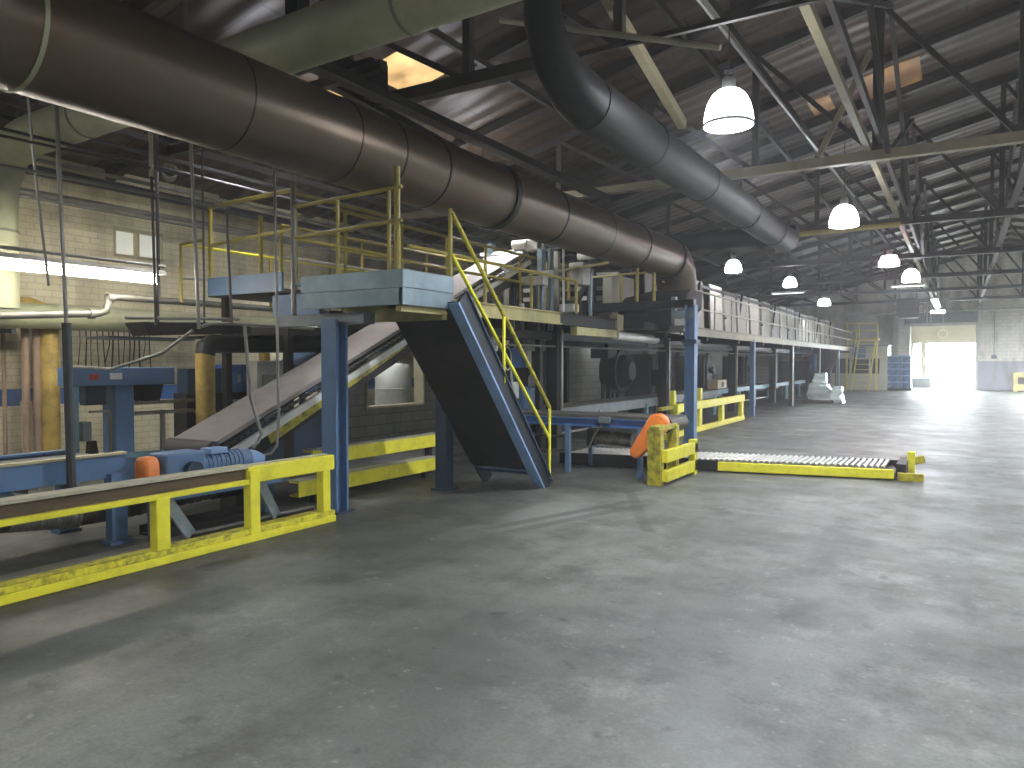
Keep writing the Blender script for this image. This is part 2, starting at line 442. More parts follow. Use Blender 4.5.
# left wall with one high window
w = MB()
WY0, WY1, WZ0, WZ1 = 7.1, 8.0, 3.35, 3.85
w.box(-12.3, -12, Y0, WY0, 0, 5.2).box(-12.3, -12, WY1, Y1, 0, 5.2).box(-12.3, -12, WY0, WY1, 0, WZ0).box(-12.3, -12, WY0, WY1, WZ1, 5.2)
struct(w.build('wall_left', M['wall_cream'], origin=(-12, 0, 0)))
win = struct(MB().box(-12.2, -12.0, WY0, WY0 + .05, WZ0, WZ1).box(-12.2, -12.0, WY1 - .05, WY1, WZ0, WZ1).box(-12.2, -12.0, WY0, WY1, WZ0, WZ0 + .05).box(-12.2, -12.0, WY0, WY1, WZ1 - .05, WZ1).box(-12.18, -12.02, 7.53, 7.57, WZ0, WZ1).build('window_1', M['pipe_cream']))
B(-12.16, -12.14, WY0 + .03, WY1 - .03, WZ0 + .03, WZ1 - .03).build('pane', emissive('frosted_daylight_pane', '#c9ccc0', .28), win)
struct(B(RIGHT_X, RIGHT_X + .3, Y0, Y1, 0, 5.8).build('wall_right', M['wall_plain']))
struct(MB().prism([(-12.3, Y0, 0), (RIGHT_X + .3, Y0, 0), (RIGHT_X + .3, Y0, roof_z(RIGHT_X)), (RIDGE_X, Y0, RIDGE_Z), (-12.3, Y0, EAVE_Z)], (0, -.3, 0)).build('wall_back', M['wall_plain']))
# far wall with the dock door opening
DX0, DX1, DZ = -2.58, 0.72, 3.72
w = MB()
w.box(-12.3, DX0, Y1, Y1 + .3, 0, 6.0).box(DX1, RIGHT_X + .3, Y1, Y1 + .3, 0, 6.0).box(DX0, DX1, Y1, Y1 + .3, DZ, 6.0)
w.prism([(-12.3, Y1, 6.0), (RIGHT_X + .3, Y1, 6.0), (RIDGE_X + 6, Y1, 8.1), (RIDGE_X - 6, Y1, 8.1)], (0, .3, 0))
struct(w.build('wall_far', M['wall_far'], origin=(0, Y1, 0)))
# roof: two slopes
rf = MB()
for xa, xb in ((-12.4, RIDGE_X), (RIDGE_X, RIGHT_X + .4)):
    za, zb = roof_z(xa), roof_z(xb)
    rf.prism([(xa, Y0 - .3, za), (xb, Y0 - .3, zb), (xb, Y0 - .3, zb + .12), (xa, Y0 - .3, za + .12)], (0, Y1 - Y0 + .9, 0))
struct(rf.build('ceiling', M['roof'], origin=(0, 0, EAVE_Z)))

# warm light on the roof, painted as glowing amber patches
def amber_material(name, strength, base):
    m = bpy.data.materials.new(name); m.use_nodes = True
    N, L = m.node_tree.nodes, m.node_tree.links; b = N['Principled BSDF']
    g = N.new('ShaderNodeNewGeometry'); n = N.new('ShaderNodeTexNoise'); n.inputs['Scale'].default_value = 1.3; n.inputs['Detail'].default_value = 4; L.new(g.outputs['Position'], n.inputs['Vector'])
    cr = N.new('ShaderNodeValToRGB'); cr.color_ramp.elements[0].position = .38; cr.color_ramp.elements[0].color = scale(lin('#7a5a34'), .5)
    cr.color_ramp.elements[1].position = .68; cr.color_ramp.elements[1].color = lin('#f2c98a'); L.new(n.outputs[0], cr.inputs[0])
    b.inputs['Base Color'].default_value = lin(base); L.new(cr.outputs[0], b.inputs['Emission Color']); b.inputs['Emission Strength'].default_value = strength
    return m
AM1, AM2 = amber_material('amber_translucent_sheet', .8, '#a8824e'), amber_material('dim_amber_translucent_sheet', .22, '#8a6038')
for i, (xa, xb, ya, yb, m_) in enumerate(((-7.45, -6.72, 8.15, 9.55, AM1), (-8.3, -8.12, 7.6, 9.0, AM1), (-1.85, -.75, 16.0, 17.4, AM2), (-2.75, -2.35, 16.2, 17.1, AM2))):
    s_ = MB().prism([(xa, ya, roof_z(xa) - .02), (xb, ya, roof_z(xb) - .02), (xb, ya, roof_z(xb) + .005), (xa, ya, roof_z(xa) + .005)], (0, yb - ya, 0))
    struct(s_.build('window_%d' % (i + 2), m_), ['wide amber translucent roof sheet above the thick brown duct', 'narrow amber roof strip right behind the brown duct', 'dim amber roof sheet beyond the beige tie beam', 'small dim amber roof sheet left of the beige tie beam'][i], 'roof light')  # warm light painted as glowing patches, not real roof lights

# trusses
TY = [0.9, 7.05, 12.85, 19.1, 25.4, 31.6, 37.8, 44.0]
def truss(y, i):
    names = ['just above the viewer', 'over the stair landing', 'behind the nearest bell lamp', 'carrying the long yellow pipe, past the second bell lamp',
             'fifth along the hall', 'sixth along the hall', 'seventh along the hall', 'nearest the dock door']
    t = thing('roof_truss', (0, y, ZB), 'dark steel roof truss ' + names[i], 'roof truss', None, 'structure')
    bc = MB().bar((-12, y, ZB), (-3.9, y, ZB), .16, .14)
    w_ = .05 if i == 1 else .15
    bc.bar((-3.9, y, ZB), (RIGHT_X, y, ZB), w_, w_).build('bottom_chord', M['beam_beige'] if i == 2 else M['truss'], t)
    top = MB()
    top.bar((-12, y, roof_z(-12) - .1), (RIDGE_X, y, RIDGE_Z - .1), .14, .16).bar((RIDGE_X, y, RIDGE_Z - .1), (RIGHT_X, y, roof_z(RIGHT_X) - .1), .14, .16)
    top.build('top_chord', M['truss'], t)
    xs = [-10.4, -8.55, -6.7, -4.85, -3.0, -1.15, .7, 2.55, 4.4, 6.25, 8.1, 9.95, 11.5]
    for k, x in enumerate(xs):
        if roof_z(x) - .15 - ZB > .25:
            MB().bar((x, y, ZB), (x, y, roof_z(x) - .12), .1 if x != -1.15 else .15, .1, (0, 1, 0)).build('web_post', M['truss'], t)
        if k:
            a, b = xs[k - 1], x
            if x <= RIDGE_X + 1: MB().bar((a, y, roof_z(a) - .12), (b, y, ZB), .07, .08, (0, 1, 0)).build('web_diagonal', M['truss'], t)
            else: MB().bar((a, y, ZB), (b, y, roof_z(b) - .12), .07, .08, (0, 1, 0)).build('web_diagonal', M['truss'], t)
    return t
for i, y in enumerate(TY): truss(y, i)
# rafters between the trusses
k = 0
y = TY[0] - 4
while y < Y1 - 1:
    if min(abs(y - q) for q in TY) > .6:
        r_ = MB().bar((-12, y, roof_z(-12) - .08), (RIDGE_X, y, RIDGE_Z - .08), .09, .15).bar((RIDGE_X, y, RIDGE_Z - .08), (RIGHT_X, y, roof_z(RIGHT_X) - .08), .09, .15)
        struct(r_.build('roof_rafter', M['truss']))
    y += 2.05
# purlins and longitudinal ties
for x in (-10.4, -8.2, -6.0, -3.6, 1.2, 4.4, 8.0):
    struct(MB().bar((x, Y0, roof_z(x) - .2), (x, Y1, roof_z(x) - .2), .07, .1).build('roof_purlin', M['truss']))
struct(MB().bar((-1.28, Y0, 4.93), (-1.28, Y1, 4.93), .09, .11).build('tie_beam', M['beam_beige']), 'beige lengthwise tie beam running under the trusses towards the dock door', 'beam')
struct(MB().bar((-1.1, Y0, 5.02), (-1.1, Y1, 5.02), .06, .12).build('tie_beam', M['truss']), 'dark lengthwise tie beam beside the beige one', 'beam')
struct(MB().bar((.9, Y0, 5.0), (.9, Y1, 5.0), .12, .16).build('tie_beam', M['truss']), 'dark lengthwise tie beam towards the right wall', 'beam')
# sway bracing between trusses, in vertical planes down the hall
for x in (-1.0, .95):
    for a, b in zip(TY[1:-1], TY[2:]):
        h = roof_z(x) - .25
        t = MB().bar((x, a, ZB), (x, b, h), .07, .07, (1, 0, 0)).bar((x, a, h), (x, b, ZB), .07, .07, (1, 0, 0))
        struct(t.build('sway_brace', M['truss']))
# long yellow pipe under the fourth truss
struct(MB().tube([(-6.35, 18.95, 4.62), (-1.2, 18.95, 4.72)], .06, 10).build('tie_beam', M['beam_yellow']), 'thin yellow cross beam below the second bell lamp', 'beam')
# pale diagonal strut down to the dark duct
struct(MB().bar((-3.05, 9.2, 4.6), (-3.1, 6.5, 5.4), .1, .12).build('roof_strut', M['beam_beige']), 'pale slanting strut meeting the dark overhead duct', 'beam')
struct(MB().bar((-2.0, 12.8, 4.9), (-1.25, 12.75, 6.4), .08, .08, (0, 1, 0)).build('roof_strut', M['beam_beige']))
# thin bright conduits
tag(MB().tube([(-2.35, 3.0, 5.15), (-2.0, 17.5, 5.15)], .02, 8).build('ceiling_conduit', M['rod']), 'thin bright steel conduit running along the roof above the bell lamps', 'conduit')
struct(MB().bar((-2.28, 3.0, 5.2), (-1.93, 25, 5.2), .07, .1).build('tie_beam', M['truss']), 'dark lengthwise channel beside the thin bright conduit', 'beam')
tag(MB().tube([(-4.2, 6.7, 5.2), (-1.88, 6.7, 4.41)], .03, 8).build('cross_conduit', M['railing_white']), 'thin white pipe crossing behind the dark riser duct', 'pipe')

# ================================================================== ducts
t = thing('exhaust_duct', (-5.2, 0, 3.74), 'thick brown round exhaust duct running overhead down to the oven', 'duct')
MB().tube([(-5.2, -3.0, 3.74), (-5.2, 14.7, 3.74)], .4, 40).build('duct_run', M['duct'], t)
el = MB(); pts = []
for k in range(6):
    a = math.radians(18 * k); pts.append((-5.2, 14.7 + .7 * math.sin(a), 3.74 - .7 * (1 - math.cos(a))))
el.tube(pts, [.42, .43, .43, .43, .42, .41], 32).build('elbow', M['duct'], t)
hop = MB()
a_ = [(-5.62, 14.98), (-4.78, 14.98), (-4.78, 15.82), (-5.62, 15.82)]
hop.v += [Vector((x, y, 3.1)) for x, y in a_]
b_ = [(-6.9, 14.3), (-4.7, 14.3), (-4.7, 15.5), (-6.9, 15.5)]
hop.v += [Vector((x, y, 2.72)) for x, y in b_]
c_ = [(-6.0, 14.5), (-5.1, 14.5), (-5.1, 15.3), (-6.0, 15.3)]
hop.v += [Vector((x, y, 2.22)) for x, y in c_]
for o_ in (0, 4):
    for j in range(4):
        q = (j + 1) % 4; hop.f.append((o_ + j, o_ + q, o_ + 4 + q, o_ + 4 + j))
hop.f += [(3, 2, 1, 0), (8, 9, 10, 11)]
hop.build('hopper', M['dark'], t)
for y, tk, wd in ((.8, .012, .03), (2.45, .012, .03), (4.02, .004, .015), (5.25, .008, .015), (5.9, .008, .02), (6.65, .01, .025), (8.1, .03, .1), (9.5, .012, .025), (11.2, .005, .015), (12.8, .012, .03)):
    MB().ring((-5.2, y, 3.74), (0, 1, 0), .398, tk, wd, 40).build('seam_band', M['black'] if tk > .02 or y > 4 else M['duct_pale'], t)
MB().ring((-5.2, 14.72, 3.74), (0, 1, 0), .41, .025, .06, 32).build('seam_band', M['black'], t)
MB().bar((-5.62, -3, 3.62), (-5.62, 13.8, 3.62), .03, .03).build('edge_strip', M['duct_pale'], t)

t = thing('overhead_duct', (-3.3, 6, 4.2), 'dark round duct with a vertical riser under the roof', 'duct')
MB().tube([(-3.42, 6.2, 6.7), (-3.42, 6.2, 4.85), (-3.38, 6.35, 4.5), (-3.32, 6.65, 4.3), (-3.3, 6.95, 4.24)], [.17, .18, .2, .25, .275], 24).build('riser', M['duct_dark'], t)
MB().tube([(-3.3, 6.9, 4.24), (-3.3, 16.9, 4.26)], .28, 32).build('duct_run', M['duct_dark'], t)
MB().tube([(-3.1, 17.2, 4.4), (-7.2, 17.2, 4.45)], .22, 24).build('branch_duct', M['duct_dark'], t)
for y in (8.6, 10.8, 13.4, 15.6): MB().ring((-3.3, y, 4.25), (0, 1, 0), .278, .012, .03, 32).build('seam_band', M['black'], t)

t = thing('cross_duct', (-10.7, 4.8, 2.3), 'pale green round duct crossing overhead and dropping down at the left', 'duct')
pts = [(0.2, 4.8, 4.62), (-9.9, 4.8, 4.38), (-10.4, 4.8, 4.25), (-10.68, 4.8, 3.9), (-10.72, 4.8, 3.5), (-10.72, 4.8, 2.3)]
MB().tube(pts, .235, 32).build('duct_run', M['duct_pale'], t)
for x in (-8.6, -7.4, -3.9, -2.2): MB().ring((x, 4.8, 4.62 + (x - .2) * .0238), (1, 0, 0), .235, .01, .03, 32).build('seam_band', M['pipe'], t)
MB().ring((-10.72, 4.8, 3.3), (0, 0, 1), .235, .01, .03, 32).build('seam_band', M['pipe'], t)
# dark service trays and beams tangled over the ducts
t = thing('service_tray', (-6.0, 6.0, 4.7), 'dark steel service tray over the brown duct beside the pale cross duct', 'cable tray')
MB().box(-6.28, -6.1, 5.65, 5.83, 4.75, 6.05).build('post', M['black'], t)
MB().bar((-6.2, 5.75, 5.05), (-6.2, 7.0, 5.05), .16, .16).build('arm', M['black'], t)
MB().box(-6.3, -6.0, 6.7, 7.0, 4.75, 5.2).build('clamp_block', M['black'], t)
MB().bar((-6.2, 6.1, 4.8), (-6.2, 8.6, 4.62), .1, .1).build('brace', M['truss'], t)
MB().bar((-5.9, 5.6, 4.7), (-5.9, 12.6, 4.7), .1, .06).build('tray', M['truss'], t)
MB().bar((-5.5, 5.15, 4.55), (-5.5, 12.5, 4.55), .12, .1).build('rail', M['truss'], t)
MB().bar((-5.9, 5.2, 4.35), (-5.9, 12.5, 4.35), .05, .05).build('pipe', M['rod'], t)
MB().bar((-6.7, 6.1, 4.7), (-5.2, 6.0, 4.7), .1, .1).build('cross_arm', M['truss'], t)

# ================================================================== lamps
lamp_light = None
def bell_lamp(x, y, label, mat='dome', power=LAMP_W, r=.245, z=4.02, colour=(.93, .97, 1.0), style='bell'):
    t = thing('bell_lamp', (x, y, z), label, 'lamp', 'high bay lamps')
    k = r / .27
    if style == 'bell':
        prof = [(.27, 0), (.272, .05), (.262, .14), (.235, .24), (.19, .33), (.13, .385), (.075, .405)]
    else:
        prof = [(.27, 0), (.27, .12), (.22, .2), (.2, .28), (.08, .3)]
    MB().lathe((x, y, z), [(a * k, b * k) for a, b in prof], 28).build('dome', M[mat], t)
    MB().ring((x, y, z + .01), (0, 0, 1), .265 * k, .014, .03, 28).build('rim', M['white'], t)
    ztop = z + prof[-1][1] * k
    b_ = MB().lathe((x, y, ztop), [(.0, .0), (.075 * k, 0), (.075 * k, .1), (.05 * k, .14), (.0, .14)], 16).build('ballast_housing', M['steel'], t)
    h = MB(); h.tube([(x - .05, y, ztop + .13), (x - .05, y, ztop + .2), (x + .05, y, ztop + .2), (x + .05, y, ztop + .13)], .008, 6)
    h.tube([(x, y, ztop + .19), (x, y, roof_z(x) - .01)], .008, 6)
    h.build('hanger', M['rod_dark'], t)
    ld = bpy.data.lights.new('lamp_glow', 'POINT'); ld.energy = power; ld.color = colour; ld.shadow_soft_size = .12 * k
    lo = bpy.data.objects.new('lamp_glow', ld); COL.objects.link(lo); lo.parent = t; lo.location = (0, 0, .1)
    return t
bell_lamp(-2.07, 7.7, 'largest glowing white bell lamp, nearest the viewer')
bell_lamp(-1.81, 14.39, 'second glowing bell lamp down the row, just over the yellow cross beam')
bell_lamp(-1.64, 21.8, 'pinkish glowing lamp with a flat band, third in the row', 'dome_pink', 150, .25, 4.12, (1, .8, .86), 'flat')
bell_lamp(-1.33, 25.7, 'round glowing bell lamp above the blue crates and dock door', power=450, r=.25, z=4.06)
bell_lamp(-5.53, 21.2, 'glowing lamp over the near end of the oven panels', power=45, r=.23, z=4.14)
bell_lamp(-4.93, 26.15, 'glowing bell lamp over the middle of the oven panels', power=45, r=.22, z=4.12)
bell_lamp(-5.28, 35.8, 'glowing lamp over the far end of the oven panels', power=45, r=.27, z=4.14, style='flat')
bell_lamp(-7.6, 11.5, 'glowing bell lamp hidden behind the brown duct over the rear walkway', power=70, z=4.45, colour=(1, .97, .92))
bell_lamp(-8.4, 7.6, 'glowing bell lamp hidden behind the brown duct near the cream wall', power=70, z=4.9, colour=(1, .95, .86))
# unseen lamps carrying on the rows; far and left-bay ones added to brighten
for x, y in ((.6, 1.6), (-1.9, -5.2), (3.2, 4.6), (3.2, 11.2), (3.2, 18.0), (3.2, 25), (3.2, 32), (8.0, 8.0), (8, 18), (3.3, 38.5), (3.4, 44.5), (8, 32), (8, 42), (-9.4, .6)):
    bell_lamp(x, y, 'white bell lamp hanging further along the hall', power=1000 if y > 35 else 120 if x < -5 else 480 if y > 15 else LAMP_W)
# far fluorescent fitting by the dock door
t = thing('strip_light', (-1.0, 40, 4.1), 'far fluorescent strip light in front of the dock door', 'lamp')
MB().box(-1.15, -.85, 36.5, 42.5, 4.3, 4.36).build('reflector', M['white'], t)
MB().tube([(-1.0, 36.6, 4.25), (-1.0, 42.4, 4.25)], .03, 8).build('tube', M['tube_cold'], t)
MB().box(-1.3, -.7, 42.6, 42.8, 4.05, 4.17).build('end_lamp', M['tube_cold'], t)
for yy in (37.5, 41.5): MB().tube([(-1.0, yy, 4.35), (-1.0, yy, ZB + .1)], .012, 6).build('hanger', M['rod_dark'], t)

for lb, xa, xb, yy in (('far strip light hung crosswise below the round bell lamp', -2.1, -1.05, 28.7), ('strip light hung crosswise over the middle of the oven', -6.2, -5.0, 29.3)):
    t = thing('strip_light', ((xa + xb) / 2, yy, 4.15), lb, 'lamp')
    MB().prism([(xa, yy - .08, 4.2), (xa, yy + .08, 4.2), (xa, yy + .04, 4.26), (xa, yy - .04, 4.26)], (xb - xa, 0, 0)).build('reflector', M['white'], t)
    MB().tube([(xa + .03, yy, 4.18), (xb - .03, yy, 4.18)], .012, 8).build('tube', M['tube_dim'], t)
    for q in (xa + .1, xb - .1): MB().tube([(q, yy, 4.25), (q, yy, 6.2)], .01, 6).build('hanger', M['rod_dark'], t)

# big fluorescent tube on the left
t = thing('fluorescent_light', (-9.5, 5, 2.7), 'long glowing fluorescent tube in front of the cream wall', 'lamp')
MB().tube([(-9.5, 3.5, 2.72), (-9.5, 6.22, 2.72)], .045, 12).build('tube', M['tube'], t)
MB().prism([(-9.62, 3.45, 2.8), (-9.38, 3.45, 2.8), (-9.42, 3.45, 2.86), (-9.58, 3.45, 2.86)], (0, 2.85, 0)).build('reflector', M['white'], t)
MB().tube([(-9.5, 2.2, 2.93), (-9.5, 6.35, 2.93)], .022, 8).build('conduit', M['rod'], t)
for yy in (3.7, 6.25): MB().tube([(-9.5, yy, 2.72), (-9.5, yy, 5.2)], .016, 6).build('hanger', M['rod_dark'], t)
for lb, x, ya, yb, z in (('fluorescent tube lighting the space behind the grey block wall opening', -10.4, 10.2, 12.4, 2.25),):
    tt = thing('fluorescent_light', (x, (ya + yb) / 2, z), lb, 'lamp')
    MB().tube([(x, ya, z), (x, yb, z)], .03, 10).build('tube', M['tube_cold'], tt)
    MB().prism([(x - .12, ya, z + .06), (x + .12, ya, z + .06), (x + .08, ya, z + .12), (x - .08, ya, z + .12)], (0, yb - ya, 0)).build('reflector', M['white'], tt)
    for q in (ya + .2, yb - .2): MB().tube([(x, q, z + .1), (x, q, 5.15)], .01, 6).build('hanger', M['rod_dark'], tt)
for k, (lb, y) in enumerate((('strip light under the oven deck behind the orange guard', 15.5), ('strip light under the oven deck behind the round blower', 20.5), ('strip light under the oven deck behind the second blue post', 26.5), ('strip light under the oven deck at its far end', 34))):
    tt = thing('strip_light', (-8.9, y, 2.0), lb, 'lamp')  # unseen lamps added to lift the dark wall under the deck
    MB().tube([(-8.9, y - .6, 2.03), (-8.9, y + .6, 2.03)], .015, 8).build('tube', M['tube_cold'], tt)
    MB().box(-8.97, -8.83, y - .65, y + .65, 2.06, 2.1).build('reflector', M['white'], tt)
    for q in (-.5, .5): MB().tube([(-8.9, y + q, 2.1), (-8.9, y + q, 2.27)], .01, 6).build('hanger', M['rod_dark'], tt)

# ================================================================== near guard rail on the left
t = thing('guard_rail', (-5.4, 3.5, 0), 'near yellow timber guard rail along the floor edge at the left', 'guard rail')
X = -5.4
MB().box(X - .09, X + .05, .6, 5.42, 0, .065).build('kerb_board', M['yellow'], t, bevel=.006)
MB().box(X - .09, X + .035, .6, 5.42, .065, .115).build('kerb_board', M['yellow_scuffed'], t, bevel=.006)
MB().box(X - .085, X + .02, .6, 5.4, .115, .125).build('kerb_top', M['yellow_dirty'], t)
top = MB()
top.box(X - .12, X + .02, .6, 4.4, .655, .685)
top.build('rail_cap', M['timber_top'], t, bevel=.004)
MB().box(X - .03, X - .005, .6, 4.4, .56, .655).build('rail_web', M['timber_brown'], t)
MB().box(X - .04, X + .035, .6, 4.4, .515, .56).build('rail_lip', M['yellow'], t, bevel=.005)
MB().box(X - .04, X + .035, 4.36, 5.42, .52, .67).build('rail_board', M['yellow'], t, bevel=.012)
MB().box(X - .1, X - .03, 4.4, 5.38, .64, .68).build('rail_cap', M['timber_top'], t)
for y, wdt in ((1.9, .12), (3.54, .12), (4.43, .11), (5.3, .1)):
    p = MB().box(X - .05, X + .045, y - wdt / 2, y + wdt / 2, .0 if y == 4.43 else .11, .64 if y == 4.43 else .53)
    p.build('post', M['yellow'], t, bevel=.008)
for y in (3.6, 4.55):
    MB().bar((X - .07, y, .54), (X - .4, y + .52, .03), .1, .03, (1, 0, 0)).build('brace', M['brace_grey'], t)
struct(B(-5.95, -5.5, .6, 5.4, 0, .05).build('trim_1', M['concrete_slab'], origin=(-5.7, 3, 0)))

# ================================================================== blue conveyor table behind the rail
t = thing('conveyor_table', (-6.5, 3, 0), 'low blue steel conveyor table behind the near yellow rail', 'conveyor')
MB().channel((-6.4, .6, .68), (-6.4, 3.86, .68), .07, .2, .02, flip=-1).build('side_beam', M['blue'], t)
MB().channel((-7.2, .6, .68), (-7.2, 3.86, .68), .07, .2, .02).build('side_beam', M['blue'], t)
MB().box(-7.15, -6.45, .6, 3.86, .7, .74).build('bed_plate', M['belt_dark'], t)
MB().box(-6.44, -6.36, .6, 3.86, .78, .8).build('edge_strip', M['pipe_cream'], t)
for x, y in ((-6.37, 3.76), (-7.2, 3.76), (-6.42, 1.4), (-7.2, 1.4)):
    l_ = MB().box(x - .05, x + .05, y - .07, y + .07, .03, .62).box(x - .08, x + .08, y - .1, y + .1, 0, .03)
    l_.build('leg', M['blue'], t)
MB().box(-6.5, -6.3, 2.5, 2.9, .5, .58).build('gusset', M['blue_dark'], t)
for y in (1.0, 1.35, 1.7, 2.05, 2.4, 2.75, 3.1, 3.45): MB().cyl((-7.17, y, .55), (-6.43, y, .55), .035, 10).build('return_roller', M['steel'], t)

t = thing('drive_motor', (-6.3, 4.5, .45), 'blue gear motor with an orange coupling cover at the foot of the inclined belt', 'motor')
MB().box(-6.46, -6.1, 3.93, 5.45, .34, .5).build('mount_beam', M['blue'], t)
MB().prism([(-6.34, 3.9, .5), (-6.14, 3.9, .5), (-6.14, 3.9, .69), (-6.18, 3.9, .75), (-6.3, 3.9, .75), (-6.34, 3.9, .69)], (0, .14, 0)).build('coupling_cover', M['orange'], t, bevel=.03)
MB().box(-6.42, -6.14, 4.09, 4.5, .5, .76).build('gearbox', M['blue'], t, bevel=.02)
MB().cyl((-6.13, 4.34, .59), (-6.06, 4.34, .59), .085, 20).build('bearing_cap', M['blue_dark'], t)
mo = MB().cyl((-6.3, 4.52, .6), (-6.3, 5.1, .6), .11, 24)
for k in range(9): mo.ring((-6.3, 4.58 + k * .05, .6), (0, 1, 0), .108, .012, .014, 24)
mo.build('motor_body', M['blue'], t)
MB().tube([(-6.3, 5.1, .6), (-6.3, 5.2, .6), (-6.3, 5.3, .58)], [.1, .08, .05], 20).build('fan_cowl', M['blue_light'], t)
MB().box(-6.36, -6.2, 4.6, 4.8, .7, .76).build('terminal_box', M['blue_light'], t, bevel=.01)
for x, y in ((-6.15, 4.0), (-6.3, 5.35)): MB().box(x - .05, x + .05, y - .06, y + .06, 0, .41).build('leg', M['blue'], t)

t = thing('floor_pipe', (-6.6, 3, 0), 'dark floor pipe with a silver flexible sleeve behind the near yellow rail', 'pipe')
MB().tube([(-6.75, .6, .3), (-6.75, 3.05, .3)], .11, 20).build('pipe_run', M['hose'], t)
fx = MB(); fx.tube([(-6.75, 3.05, .3), (-6.7, 3.6, .24)], .115, 20)
for k in range(9): fx.ring((-6.75 + .05 * k / 8, 3.08 + k * .06, .3 - .006 * k), (0, 1, 0), .11, .014, .024, 20)
fx.build('flexible_sleeve', M['hose_silver'], t)
fx = MB(); fx.tube([(-6.7, 3.6, .24), (-6.7, 3.9, .235), (-6.6, 4.9, .3)], .1, 20)
for k in range(12): fx.ring((-6.7 + .0085 * k, 3.9 + k * .085, .235 + .0055 * k), (0, 1, 0), .098, .012, .03, 20)
fx.build('ribbed_hose', M['hose'], t)
MB().tube([(-6.6, 4.9, .3), (-6.6, 5.4, .3)], .12, 20).build('end_pipe', M['black'], t)
for y in (2.85, 1.2, 5.3): MB().box(-6.88, -6.62, y - .08, y + .08, 0, .2).build('stand', M['dark'], t)

# drip tray / angle irons on the floor
t = thing('floor_tray', (-6.1, 4.7, 0), 'shallow dark drip tray on the floor below the drive motor', 'tray')
tr = MB().box(-6.5, -5.75, 4.05, 5.5, 0, .015)
tr.box(-6.5, -6.47, 4.05, 5.5, 0, .09).box(-5.78, -5.75, 4.05, 5.5, 0, .09)
tr.build('pan', M['dark'], t)
MB().box(-5.79, -5.74, 4.05, 5.5, .085, .1).build('rim', M['steel'], t)

# ================================================================== blue press / gantry machines by the left wall
def press(loc_y, x, label, first=True):
    t = thing('press_machine', (x, loc_y, 0), label, 'machine')
    y = loc_y
    MB().box(x - .25, x + .1, y - .62, y + .75, 1.3, 1.53).build('head_beam', M['blue'], t, bevel=.01)
    MB().box(x - .22, x + .08, y - .08, y + .17, 0, 1.3).build('column', M['blue'], t, bevel=.01)
    MB().box(x - .12, x + .02, y - .42, y - .16, 1.06, 1.3).build('ram_housing', M['blue_dark'], t)
    MB().prism([(x - .16, y + .28, 1.3), (x - .16, y + .62, 1.3), (x - .16, y + .56, 1.08), (x - .16, y + .32, 1.08)], (.2, 0, 0)).build('ram_housing', M['dark'], t)
    MB().box(x - .02, x + .08, y - .62, y - .54, 0, 1.5).build('front_post', M['teal'], t)
    MB().box(x + .1, x + .105, y - .42, y - .3, 1.38, 1.45).build('warning_label', M['label_red'], t)
    MB().box(x + .1, x + .105, y - .16, y - .0, 1.38, 1.46).build('name_label', M['label_white'], t)
    fr = MB().bar((x + .06, y - .4, .98), (x + .06, y - .15, .98), .03, .03).bar((x + .06, y - .15, .98), (x + .06, y - .15, .3), .03, .03)
    fr.build('guard_frame', M['pipe'], t)
    for z in (.92, 1.06): MB().bar((x, y + .2, z), (x, y + 1.1, z), .05, .05).build('outfeed_rail', M['pipe'], t)
    MB().bar((x, y + .62, .0), (x, y + .62, .95), .05, .05).build('outfeed_leg', M['pipe'], t)
    MB().box(x - .1, x + .1, y - .5, y - .4, .62, .86).build('switch_box', M['motor_grey'], t)
    MB().bar((x + .05, y - .62, .42), (x + .05, y + 1.1, .35), .07, .07).build('base_rail', M['teal'], t)
    MB().prism([(x + .02, y - .45, .35), (x + .02, y - .3, .35), (x + .02, y - .34, .62), (x + .02, y - .42, .62)], (.08, 0, 0)).build('lever', M['dark'], t)
    return t
press(5.53, -9.3, 'blue steel press with a red and a white label under the glowing tube')

t = thing('control_cabinet', (-9.9, 7.5, 0), 'bright blue double cabinet on a dark stand behind the ochre pipe', 'cabinet')
d_ = MB().box(-10.2, -9.9, 7.65, 7.94, 1.12, 1.56).build('door', M['cabinet_blue'], t, bevel=.01)
MB().box(-10.2, -9.9, 7.96, 8.25, 1.12, 1.56).build('door', M['cabinet_blue'], t, bevel=.01)
MB().box(-10.3, -9.98, 7.0, 8.3, 0, 1.12).build('stand', M['soot'], t)
MB().box(-10.2, -9.95, 7.0, 7.6, 1.12, 1.5).build('side_box', M['blue_dark'], t)
MB().box(-9.9, -9.88, 7.86, 7.9, 1.28, 1.4).build('handle', M['steel'], d_)
MB().box(-9.98, -9.9, 7.72, 7.9, .8, 1.0).build('junction_box', M['motor_grey'], t)
t = thing('white_panel', (-9.7, 8.2, 0), 'white upright panel box behind the inclined belt', 'cabinet')
MB().box(-9.8, -9.55, 7.95, 8.5, .9, 1.62).build('box', M['white'], t, bevel=.01)
MB().box(-9.75, -9.6, 8.0, 8.1, 0, .9).build('leg', M['pipe'], t)
MB().box(-9.75, -9.6, 8.35, 8.45, 0, .9).build('leg', M['pipe'], t)
MB().box(-9.55, -9.535, 8.05, 8.35, 1.15, 1.4).build('cover_plate', M['pipe'], t)

t = thing('blue_hopper', (-9.9, 9.2, 0), 'blue sloping bin seen over the top of the inclined belt', 'bin')
MB().prism([(-10.3, 8.95, 1.55), (-10.3, 9.5, 1.85), (-10.3, 9.5, 1.2), (-10.3, 8.95, 1.2)], (.6, 0, 0)).build('bin', M['blue'], t)
for y in (9.0, 9.42): MB().box(-10.2, -10.1, y, y + .07, 0, 1.2).build('leg', M['blue_dark'], t)

